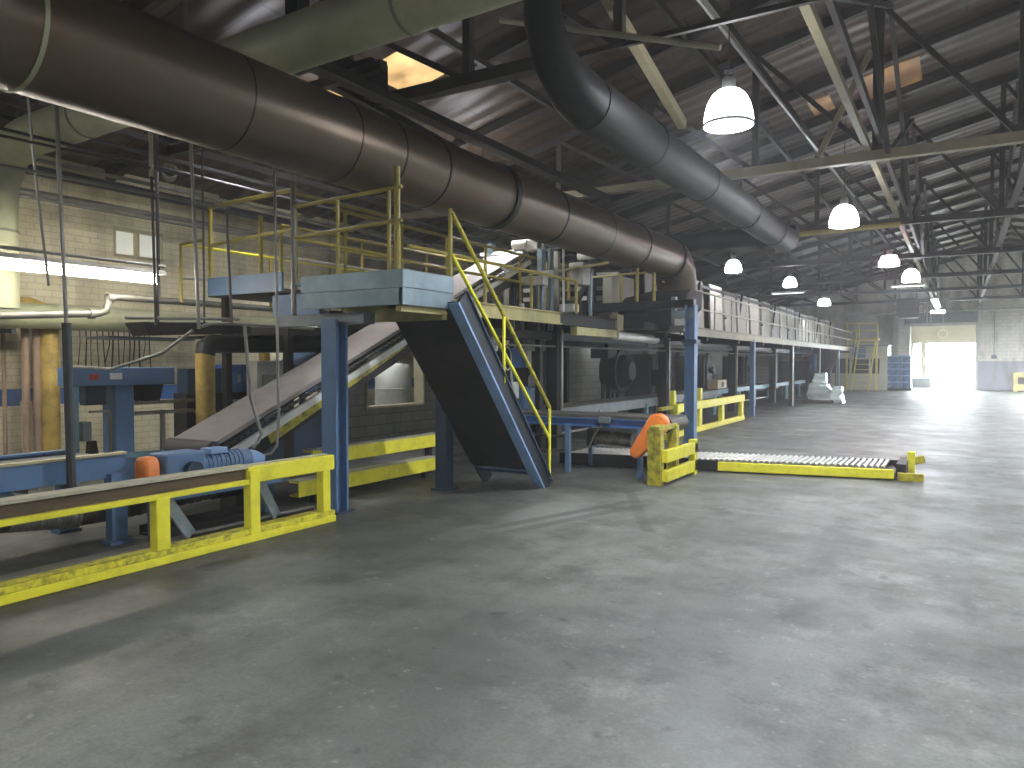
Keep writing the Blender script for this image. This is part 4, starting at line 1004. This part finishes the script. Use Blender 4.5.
MB().tube([(-6.25, 12.6, 2.6), (-6.25, 12.6, 4.1), (-6.0, 12.9, 4.12)], .025, 8).build('air_pipe', M['panel_white'], t)
MB().tube([(-6.1, 13.4, 2.6), (-6.1, 13.4, 4.15)], .04, 8).build('air_pipe', M['galv'], t)
MB().box(-7.0, -6.3, 13.2, 13.5, 2.6, 3.1).build('pump', M['dark'], t, bevel=.02)
MB().box(-6.5, -6.2, 12.9, 13.15, 2.85, 3.0).build('filter', M['panel_white'], t, bevel=.02)
MB().cyl((-6.3, 13.3, 3.9), (-5.95, 13.3, 3.9), .07, 14).build('motor', M['panel_white'], t)
t.location = (t.location.x + .2, t.location.y - .85, t.location.z - .34)

# dark machines below the deck
t = thing('circulation_blower', (-8.2, 18.8, 0), 'sooty round circulation blower below the oven deck', 'blower')
MB().cyl((-8.35, 18.9, 1.35), (-7.9, 18.9, 1.35), .58, 32).build('scroll_housing', M['dark'], t)
MB().ring((-7.9, 18.9, 1.35), (1, 0, 0), .52, .1, .05, 32).build('rim', M['dark'], t)
MB().tube([(-7.9, 18.9, 1.35), (-7.75, 18.9, 1.35), (-7.62, 18.9, 1.35)], [.46, .42, .25], 24).build('motor', M['dark'], t)
MB().box(-8.4, -7.9, 17.9, 18.5, 1.7, 2.2).build('outlet', M['black'], t)
for y in (18.4, 18.75, 19.4): MB().box(-8.3, -8.2, y - .05, y + .05, 0, 1.0).build('leg', M['rod_dark'], t)
MB().box(-8.4, -7.8, 18.2, 19.6, .0, .12).build('base', M['black'], t)
t = thing('wheel_valve', (-6.6, 18.3, 0), 'dark handwheel gearbox on a post below the oven deck', 'valve')
MB().box(-6.75, -6.45, 18.0, 18.6, 1.0, 1.4).build('gearbox', M['dark'], t)
MB().ring((-6.4, 18.3, 1.2), (1, 0, 0), .2, .04, .04, 20).build('handwheel', M['black'], t)
MB().box(-6.66, -6.54, 18.2, 18.4, 0, 1.0).build('stand', M['black'], t)
for k, (x, y, lb) in enumerate(((-8.6, 15.0, 'dark cabinet with pipes below the oven deck, behind the orange guard'), (-8.6, 22.6, 'dark burner cabinet below the oven deck, behind the far yellow rail'), (-8.5, 27.6, 'dark burner cabinet below the oven deck between the blue post and the pale edged post'), (-8.5, 33.5, 'dark burner cabinet below the oven deck, last before the wrapped pallet'))):
    t = thing('burner_cabinet', (x, y, 0), lb, 'cabinet')
    MB().box(x - .5, x + .35, y - .7, y + .7, .1, 1.85).build('body', M['soot'], t, bevel=.02)
    MB().box(x + .35, x + .38, y - .6, y - .02, .2, 1.75).build('door', M['dark'], t)
    MB().box(x + .35, x + .38, y + .02, y + .6, .2, 1.75).build('door', M['dark'], t)
    MB().tube([(x + .45, y - .4, 0), (x + .45, y - .4, 1.5), (x + .45, y - .3, 1.9)], .05, 10).build('gas_pipe', M['rod_dark'], t)
    MB().cyl((x + .38, y + .3, 1.3), (x + .55, y + .3, 1.3), .12, 14).build('burner', M['pipe'] if k == 1 else M['rod_dark'], t)
    MB().box(x - .4, x + .3, y - .6, y + .6, 0, .1).build('plinth', M['black'], t)
t = thing('cardboard_box', (-6.9, 24.2, .75), 'cream box with a dark mark standing on the far belt conveyor', 'box')
MB().box(-6.95, -6.6, 23.6, 24.6, .74, 1.02).build('body', M['pipe_cream'], t, bevel=.01)
MB().box(-6.6, -6.59, 24.0, 24.25, .8, .95).build('dark_mark', M['dark'], t)

# long low belt conveyor parallel to the hall
t = thing('transfer_conveyor', (-6.8, 24, 0), 'long low belt conveyor with pale side panels running below the oven deck', 'conveyor')
MB().box(-6.45, -6.41, 11.3, 23.0, .52, .72).build('side_panel', M['motor_grey'], t)
MB().box(-6.45, -6.41, 23.0, 38, .6, .74).build('side_panel', M['teal'], t)
MB().box(-7.25, -7.21, 11.3, 38, .55, .72).build('side_panel', M['motor_grey'], t)
MB().box(-7.2, -6.46, 11.3, 38, .68, .73).build('belt', M['belt_dark'], t)
for y in (12.0, 14.1, 16.8, 19.6, 22.5, 25.5, 27.7, 30.5, 33.5, 36.5):
    for x in (-6.42, -7.22): MB().box(x - .04, x + .04, y - .06, y + .06, 0, .6).build('leg', M['teal'], t)
for a, b in ((12, 14.1), (14.1, 16.8), (16.8, 19.6), (23, 25.5), (25.5, 27.7), (27.7, 30.5)): MB().box(-6.43, -6.4, a, b, .24, .28).build('tie_bar', M['pipe'], t)

t = thing('feed_machine', (-6.9, 11.3, 0), 'blue and white feed machine with pale hoses, seen through the stair handrail', 'machine')
MB().box(-7.05, -6.75, 10.7, 10.95, 0, 1.1).build('column', M['cabinet_blue'], t)
MB().box(-7.1, -6.7, 11.5, 11.9, .72, 1.15).build('motor', M['blue'], t, bevel=.05)
MB().box(-6.95, -6.75, 11.2, 11.4, .95, 1.25).build('white_box', M['white'], t, bevel=.02)
MB().box(-6.95, -6.75, 11.15, 11.6, 1.5, 1.85).build('blue_box', M['cabinet_blue'], t, bevel=.02)
MB().box(-6.74, -6.7, 11.6, 11.75, 1.5, 1.8).build('white_plate', M['white'], t)
MB().tube([(-6.8, 12.0, 1.15), (-6.8, 12.0, 1.3), (-6.8, 12.0, 1.42)], [.1, .1, .04], 16).build('bottle', M['white'], t)
hs = MB(); pts = []
for k in range(17):
    a = math.pi * 2 * k / 16; pts.append((-6.72, 10.95 + .12 * math.cos(a), 1.66 + .2 * math.sin(a)))
hs.tube(pts, .012, 6); hs.build('hose_loop', M['label_white'], t)
MB().tube([(-6.72, 11.05, 1.5), (-6.7, 11.1, 1.0), (-6.72, 11.0, .5)], .02, 8).build('hose', M['white'], t)
MB().box(-6.9, -6.7, 11.55, 11.7, 0, .72).build('leg', M['blue_dark'], t)
MB().box(-6.95, -6.8, 10.98, 12.05, .9, .95).build('shelf', M['blue_dark'], t)
MB().box(-6.95, -6.85, 11.1, 11.2, .0, 1.9).build('mast', M['black'], t)

# ================================================================== blue cross conveyor with the orange chain guard
t = thing('belt_conveyor', (-5, 10, 0), 'blue cross conveyor with a dark belt and an end drum beside the blue post', 'conveyor')
MB().box(-7.0, -3.35, 9.68, 10.32, .78, .84).build('belt', M['belt_dark'], t)
MB().channel((-7.0, 9.62, .74), (-3.5, 9.62, .74), .05, .12, .015).build('side_channel', M['cabinet_blue'], t)
MB().channel((-7.0, 10.36, .74), (-3.5, 10.36, .74), .05, .12, .015, flip=-1).build('side_channel', M['cabinet_blue'], t)
MB().cyl((-3.42, 9.66, .74), (-3.42, 10.34, .74), .11, 24).build('end_drum', M['belt_dark'], t)
MB().cyl((-6.95, 9.66, .74), (-6.95, 10.34, .74), .1, 24).build('tail_drum', M['steel'], t)
for x in (-6.3, -4.86, -3.75):
    for y in (9.6, 10.38):
        MB().box(x - .032, x + .032, y - .035, y + .035, 0, .7).build('leg', M['blue'], t)
MB().box(-6.3, -4.86, 9.59, 9.62, .3, .33).build('tie_bar', M['rod_dark'], t)
MB().box(-6.0, -4.86, 10.3, 10.34, .42, .45).build('tie_bar', M['pipe'], t)
MB().box(-4.35, -4.18, 9.52, 9.6, .74, .83).build('switch_box', M['motor_grey'], t, bevel=.01)
MB().tube([(-4.3, 9.56, .74), (-4.45, 9.6, .55), (-4.55, 9.65, .36)], .01, 6).build('pull_cord', M['rod'], t)
MB().tube([(-4.55, 9.95, .5), (-4.0, 9.95, .48)], .1, 20).build('drive_motor', M['hose'], t)
MB().box(-4.66, -4.55, 9.8, 10.1, .38, .62).build('gearbox', M['dark'], t)
# stadium shaped orange guard
gx0, gz0, gx1, gz1 = -3.45, .77, -3.75, .38
ang = math.atan2(gz0 - gz1, gx0 - gx1); poly = []
for k in range(13):
    a = ang - math.pi / 2 + math.pi * k / 12; poly.append((gx0 + .145 * math.cos(a), 9.42, gz0 + .145 * math.sin(a)))
for k in range(13):
    a = ang + math.pi / 2 + math.pi * k / 12; poly.append((gx1 + .09 * math.cos(a), 9.42, gz1 + .09 * math.sin(a)))
MB().prism(poly, (0, .14, 0)).build('chain_guard', M['orange'], t, bevel=.025)

# roller conveyor on the floor
t = thing('roller_conveyor', (-2.9, 11.35, 0), 'low roller conveyor with a yellow edge lying across the floor', 'conveyor')
RA = math.radians(11.4); rd = Vector((math.cos(RA), math.sin(RA), 0)); rn = Vector((0, 1, 0))
R0 = Vector((-5.35, 10.28, 0))
def rp(s, n_, z): q = R0 + rd * s + rn * n_; q.z = z; return q
LEN = 4.8
MB().bar(rp(0, 0, .1), rp(2.0, 0, .1), .05, .17).build('side_channel', M['black'], t)
MB().bar(rp(2.4, -.03, .085), rp(LEN - .1, -.03, .085), .06, .13).build('yellow_edge', M['yellow'], t, bevel=.01)
MB().bar(rp(2.0, 0, .09), rp(2.4, 0, .09), .06, .15).build('side_channel', M['black'], t)
MB().bar(rp(0, .95, .09), rp(LEN, .95, .09), .05, .15).build('side_channel', M['dark'], t)
for k in range(58):
    s = .1 + (LEN - .35) * k / 57
    MB().cyl(rp(s, .03, .155), rp(s, .92, .155), .03, 12).build('roller', M['roller'], t)
MB().bar(rp(.05, .47, .085), rp(LEN - .1, .47, .085), .86, .02).build('bed_plate', M['black'], t)
for s in (.3, 1.6, 3.0, 4.5): MB().bar(rp(s, .02, .03), rp(s, .93, .03), .06, .06).build('foot', M['dark'], t)
MB().box(-.62, -.52, 11.75, 11.85, 0, .34).build('end_stop', M['yellow'], t, bevel=.01)
MB().bar(rp(LEN - .02, .0, .14), rp(LEN - .02, .9, .14), .12, .16).build('end_bracket', M['dark'], t)
MB().bar((-.57, 11.8, .2), (-.42, 11.86, .24), .1, .1).build('stop_arm', M['yellow_dirty'], t)
MB().bar(rp(LEN - .05, -.05, .06), rp(LEN + .25, -.05, .06), .1, .1).build('foot_tab', M['yellow_dirty'], t)

# small yellow barrier
t = thing('floor_barrier', (-3.3, 9.8, 0), 'short yellow steel barrier in front of the orange chain guard', 'guard rail')
MB().box(-3.46, -3.28, 9.1, 9.24, 0, .73).build('post', M['yellow_dirty'], t, bevel=.006)
MB().box(-3.42, -3.28, 9.72, 9.84, 0, .74).build('post', M['yellow_dirty'], t, bevel=.006)
MB().box(-3.3, -3.2, 10.3, 10.42, 0, .5).build('post', M['yellow'], t, bevel=.006)
MB().box(-3.44, -3.3, 9.1, 9.84, .7, .77).build('top_bar', M['yellow_dirty'], t, bevel=.006)
MB().box(-3.28, -3.2, 9.15, 10.42, .3, .46).build('upper_board', M['yellow'], t, bevel=.006)
MB().box(-3.28, -3.2, 9.15, 10.42, .05, .2).build('lower_board', M['yellow'], t, bevel=.006)

# far yellow rail
t = thing('guard_rail', (-5.15, 18, 0), 'far yellow guard rail below the oven deck edge', 'guard rail')
MB().box(-5.2, -5.1, 15.2, 20.9, .52, .7).build('rail_board', M['yellow'], t, bevel=.01)
MB().box(-5.22, -5.1, 14.6, 20.9, 0, .12).build('kerb_board', M['yellow'], t, bevel=.01)
for y in (15.3, 16.9, 18.8, 20.75): MB().box(-5.22, -5.12, y - .1, y + .1, .12, .55).build('post', M['yellow'], t)
for y in (16.2, 18.2): MB().box(-5.6, -5.5, y - .07, y + .07, 0, .95).build('back_post', M['yellow'], t)
MB().box(-5.55, -5.45, 15.2, 20.5, .55, .62).build('back_board', M['yellow_dirty'], t)

# ================================================================== far end of the hall
t = thing('wrapped_pallet', (-4.7, 31.2, 0), 'pallet load in crumpled clear plastic wrap at the end of the oven', 'pallet load')
MB().box(-5.25, -4.2, 30.7, 31.7, 0, .12).build('pallet', M['pallet'], t)
def lumpy(x0, x1, y0, y1, z0, z1, taper, seed, amp):
    m = MB(); n = 10; pts = []
    
    def P_(u, v, w_):
        x = x0 + (x1 - x0) * u; y = y0 + (y1 - y0) * v; z = z0 + (z1 - z0) * w_
        k = 1 - taper * w_; cx, cy = (x0 + x1) / 2, (y0 + y1) / 2
        p = Vector((cx + (x - cx) * k, cy + (y - cy) * k, z))
        wob = lambda f, k: Vector((math.sin(f * p.x * 1.3 + f * p.z + k + seed), math.sin(f * p.y + f * .7 * p.z + 2.1 * k + seed), math.sin(f * (p.x + p.y) * .8 + f * p.z * 1.1 + 3.7 * k)))
        d = .55 * wob(6.0, 1.0) + .45 * wob(13.0, 2.3) + .3 * wob(27.0, 5.1)
        q = p + d * amp; q.z = max(q.z, z0); return q
    for fx in range(6):
        o = len(m.v)
        for i in range(n + 1):
            for j in range(n + 1):
                a, b = i / n, j / n
                m.v.append(P_(*[(a, b, 0), (a, b, 1), (a, 0, b), (a, 1, b), (0, a, b), (1, a, b)][fx]))
        for i in range(n):
            for j in range(n):
                k = o + i * (n + 1) + j
                m.f.append((k, k + 1, k + n + 2, k + n + 1))
    return m
lumpy(-5.15, -4.3, 30.8, 31.6, .12, .75, .2, 3, .05).build('wrapped_load', M['plastic'], t)
lumpy(-4.95, -4.45, 30.9, 31.4, .7, 1.15, .25, 5, .035).build('wrapped_top', M['plastic'], t)
lumpy(-4.4, -3.85, 31.0, 31.9, 0.0, .6, .5, 9, .045).build('loose_wrap', M['plastic'], t)

# control booth
t = thing('control_booth', (-4.9, 47, 0), 'pale control booth with a band of dark windows against the far wall', 'booth')
MB().box(-6.5, -3.5, 46.5, 49.5, 0, .95).build('lower_wall', M['booth_white'], t)
MB().box(-6.45, -3.55, 46.55, 49.5, .95, 1.8).build('window_band', M['booth_glass'], t)
MB().box(-6.5, -3.5, 46.5, 49.5, 1.8, 2.5).build('upper_wall', M['booth_white'], t)
for x in (-6.5, -5.45, -4.45, -3.62): MB().box(x, x + .1, 46.48, 46.56, .95, 1.8).build('window_post', M['booth_white'], t)
MB().box(-3.9, -3.5, 46.47, 46.5, .05, 2.4).build('door', M['booth_white'], t)
MB().box(-5.3, -4.6, 46.45, 46.5, 1.85, 2.45).build('blue_poster', M['cabinet_blue'], t)
MB().box(-6.55, -3.45, 46.45, 49.5, 2.5, 2.57).build('roof', M['motor_grey'], t)

# yellow ladder with platform
t = thing('access_ladder', (-4.7, 45, 0), 'yellow ladder stair with a railed top platform in front of the control booth', 'ladder')
for x in (-5.15, -4.3): MB().bar((x, 44.9, 0), (x + .25, 45.7, 2.8), .06, .14, (0, 1, 0)).build('stringer', M['yellow_ladder'], t)
for k in range(9):
    f = (k + 1) / 9.5; MB().bar((-5.15 + .25 * f, 44.9 + .8 * f, 2.8 * f), (-4.3 + .25 * f, 44.9 + .8 * f, 2.8 * f), .14, .03).build('tread', M['yellow_ladder'], t)
MB().box(-5.6, -3.9, 45.6, 46.4, 2.8, 2.9).build('platform', M['yellow_ladder'], t)
for x in (-5.5, -4.9, -3.95): rail_post(x, 45.65, 2.85, 3.75, t, 'yellow_ladder', .04)
rail_bar([(-5.6, 45.65, 3.75), (-3.95, 45.65, 3.75)], t, 'yellow_ladder', .035); rail_bar([(-5.6, 45.65, 3.35), (-3.95, 45.65, 3.35)], t, 'yellow_ladder', .03, 'mid_rail')
for x in (-5.5, -3.98): MB().box(x - .05, x + .05, 45.62, 45.72, 0, 2.8).build('leg', M['yellow_ladder'], t)
MB().bar((-5.2, 44.88, 1.0), (-4.98, 45.6, 3.3), .03, .03).build('handrail', M['yellow_ladder'], t)
# dark cyclone behind the wrapped pallet
t = thing('dust_hopper', (-5.6, 33.5, 0), 'dark cone hopper hanging under the far end of the oven', 'hopper')
MB().lathe((-5.6, 38.5, .9), [(.0, 0), (.15, 0), (.6, .9), (.65, 1.3), (0, 1.3)], 20).build('cone', M['dark'], t)
for a in (-.5, .5): MB().box(-5.6 + a - .04, -5.6 + a + .04, 38.4, 38.5, 0, 2.2).build('leg', M['black'], t)
t = thing('blue_barrel', (-7, 34.2, 0), 'blue plastic barrel far below the oven deck', 'barrel')
MB().lathe((-5.75, 36.6, 1.2), [(0, 0), (.18, 0), (.2, .1), (.21, .4), (.2, .7), (.16, .78), (0, .78)], 20).build('barrel', M['cabinet_blue'], t)
MB().box(-5.95, -5.55, 36.4, 36.8, 0, 1.2).build('stand', M['black'], t)

# stack of blue crates on a pallet
tag(B(-3.75, -2.3, 46.6, 47.8, 0, .14).build('pallet', M['pallet']), 'wooden pallet under the tall stack of blue crates', 'pallet')
crate = None
for r_ in range(5):
    for c_ in range(3):
        x = -3.7 + .46 * c_; z = .14 + .365 * r_
        if crate is None:
            crate = thing('blue_crate', (x + .22, 47.1, z), 'blue plastic crate in the tall stack beside the dock door', 'crate', 'blue crates stacked by the dock door')
            MB().box(x, x + .44, 46.65, 47.6, z, z + .3).build('body', M['crate_blue'], crate, bevel=.03)
            MB().box(x - .008, x + .448, 46.64, 47.61, z + .3, z + .36).build('rim', M['blue_light'], crate, bevel=.01)
        else:
            c = copy_tree(crate); c.location = (x + .22 + random.uniform(-.006, .006), 47.1 + random.uniform(-.01, .03), z)

# unit heater on the left of the door
t = thing('unit_heater', (-2.4, 44, 3.95), 'dark boxy unit heater hung under the trusses left of the dock door', 'heater')
MB().box(-2.9, -1.9, 43.6, 44.4, 3.9, 4.9).build('cabinet', M['dark'], t, bevel=.02)
for k in range(8): MB().box(-2.85, -1.95, 43.56, 43.6, 3.98 + k * .11, 4.02 + k * .11).build('louvre', M['rod_dark'], t)
for x in (-2.8, -2.0): MB().tube([(x, 44, 4.85), (x, 44, 6.2)], .02, 6).build('hanger', M['rod_dark'], t)
MB().tube([(-1.9, 43.9, 4.6), (-1.7, 43.9, 4.6), (-1.65, 43.9, 4.3), (-1.65, 43.9, 4.0)], .04, 8).build('gas_pipe', M['pipe'], t)

# dock door: frame, header curtain, vestibule beyond
fr = MB().box(DX0 - .14, DX0, Y1 - .12, Y1 + .3, 0, DZ + .15).box(DX1, DX1 + .14, Y1 - .12, Y1 + .3, 0, DZ + .15).box(DX0 - .14, DX1 + .14, Y1 - .12, Y1 + .3, DZ, DZ + .15)
struct(fr.build('door_1', M['white']), 'tall open dock door glaring with daylight in the far wall', 'door')
hd = MB().box(DX0 - .3, DX1 + .1, Y1 - .35, Y1 - .02, DZ + .15, DZ + .75)
struct(hd.build('trim_2', M['motor_grey']))
v = MB().box(DX0 - .3, DX0 - .1, Y1 + .3, 53.2, 0, 4.2).box(DX1 + .1, DX1 + .3, Y1 + .3, 53.2, 0, 4.2).box(DX0 - .3, DX1 + .3, Y1 + .3, 53.2, 4.0, 4.2)
v.box(DX0 - .3, DX1 + .3, 53.0, 53.2, 2.75, 4.0).box(-2.12, -1.82, 53.0, 53.2, 0, 2.75).box(DX0 - .1, DX0 + .05, 53, 53.2, 0, 2.75)
struct(v.build('wall_vestibule', M['wall_plain']))
struct(B(DX0 - .1, DX1 + .1, Y1 + .3, 53.2, -.05, 0).build('floor_vestibule', M['outside_concrete']))
tag(B(-2.5, -1.55, 52.2, 52.9, 0, .62).build('dock_box', M['motor_grey'], bevel=.02), 'low grey box inside the bright dock doorway', 'box')
rg = MB()
rg.ring((-.88, 49.2, 3.22), (0, 1, 0), .2, .05, .04, 24)
t = thing('hose_ring', (-.88, 49.2, 3.0), 'white ring hanging at the top of the dock door', 'ring')
rg.build('ring', M['white'], t)
MB().tube([(-.88, 49.2, 3.46), (-.88, 49.2, 7.32)], .015, 6).build('cord', M['white'], t)
for x in (-1.7, -1.5): MB().tube([(x, 49.3, 4.9), (x, 49.3, 3.75)], .03, 8).build('pipe', M['white'], t)

t = thing('wall_beam', (3, 49.7, 4.4), 'long pale pipe fixed across the far wall above the dock door', 'pipe')
MB().tube([(-6, 49.75, 4.55), (10, 49.75, 4.55)], .08, 12).build('pipe_run', M['white'], t)
for x in (-4, 0, 4, 8): MB().box(x - .04, x + .04, 49.75, 50.0, 4.5, 4.6).build('bracket', M['pipe'], t)
t = thing('wall_box', (1.62, 49.9, 1.8), 'small dark switch box on the far wall right of the dock door', 'box')
MB().box(1.5, 1.75, 49.85, 50, 1.8, 1.98).build('body', M['rod_dark'], t)
MB().box(1.53, 1.72, 49.84, 49.85, 1.83, 1.95).build('cover', M['motor_grey'], t)
MB().tube([(1.62, 49.95, 1.98), (1.62, 49.95, 4.5)], .015, 6).build('conduit', M['pipe'], t)
t = thing('floor_barrier', (2.9, 48, 0), 'yellow barrier frame at the foot of the far wall', 'guard rail')
MB().box(2.45, 2.65, 47.9, 48.1, 0, 1.03).build('post', M['yellow_pale'], t); MB().box(4.0, 4.2, 47.9, 48.1, 0, 1.03).build('post', M['yellow_pale'], t)
MB().box(2.45, 4.2, 47.95, 48.05, .78, 1.03).build('top_board', M['yellow_pale'], t); MB().box(2.45, 4.2, 47.95, 48.05, .1, .4).build('lower_board', M['yellow_pale'], t)
MB().box(2.65, 4.0, 48.1, 48.3, .4, .78).build('back_board', M['rod_dark'], t)
# column of the far wall
struct(B(-3.5, -3.2, 49.7, 50, 0, 5.0).build('wall_pilaster', M['wall_plain']))

# daylight entering through the dock door: a portal in the opening steers the sky light
pl = bpy.data.lights.new('door_portal', 'AREA'); pl.shape = 'RECTANGLE'; pl.size = DX1 - DX0; pl.size_y = DZ; pl.cycles.is_portal = True
po = bpy.data.objects.new('door_portal', pl); COL.objects.link(po); po.location = ((DX0 + DX1) / 2, Y1 + .25, DZ / 2); po.rotation_euler = (math.radians(-90), 0, 0)
sun_d = bpy.data.lights.new('sun', 'SUN'); sun_d.energy = 6; sun_d.angle = .01; sun_d.color = (1, .96, .9)
sun = bpy.data.objects.new('sun', sun_d); COL.objects.link(sun); sun.rotation_euler = (math.radians(-38), 0, math.radians(20))

# thin haze filling the hall, also standing in for lens glow
hm = bpy.data.materials.new('dusty_air'); hm.use_nodes = True
hn = hm.node_tree.nodes; hn.remove(hn['Principled BSDF'])
vs = hn.new('ShaderNodeVolumeScatter'); vs.inputs['Density'].default_value = HAZE; vs.inputs['Anisotropy'].default_value = .35; vs.inputs['Color'].default_value = (.95, .97, 1, 1)
hm.node_tree.links.new(vs.outputs[0], hn['Material Output'].inputs['Volume'])
hz = B(-12.0, RIGHT_X, Y0, Y1, 0.0, 8.2).build('dusty_haze', hm)
tag(hz, 'thin dusty haze hanging in the air of the whole hall', 'haze', None, 'stuff')
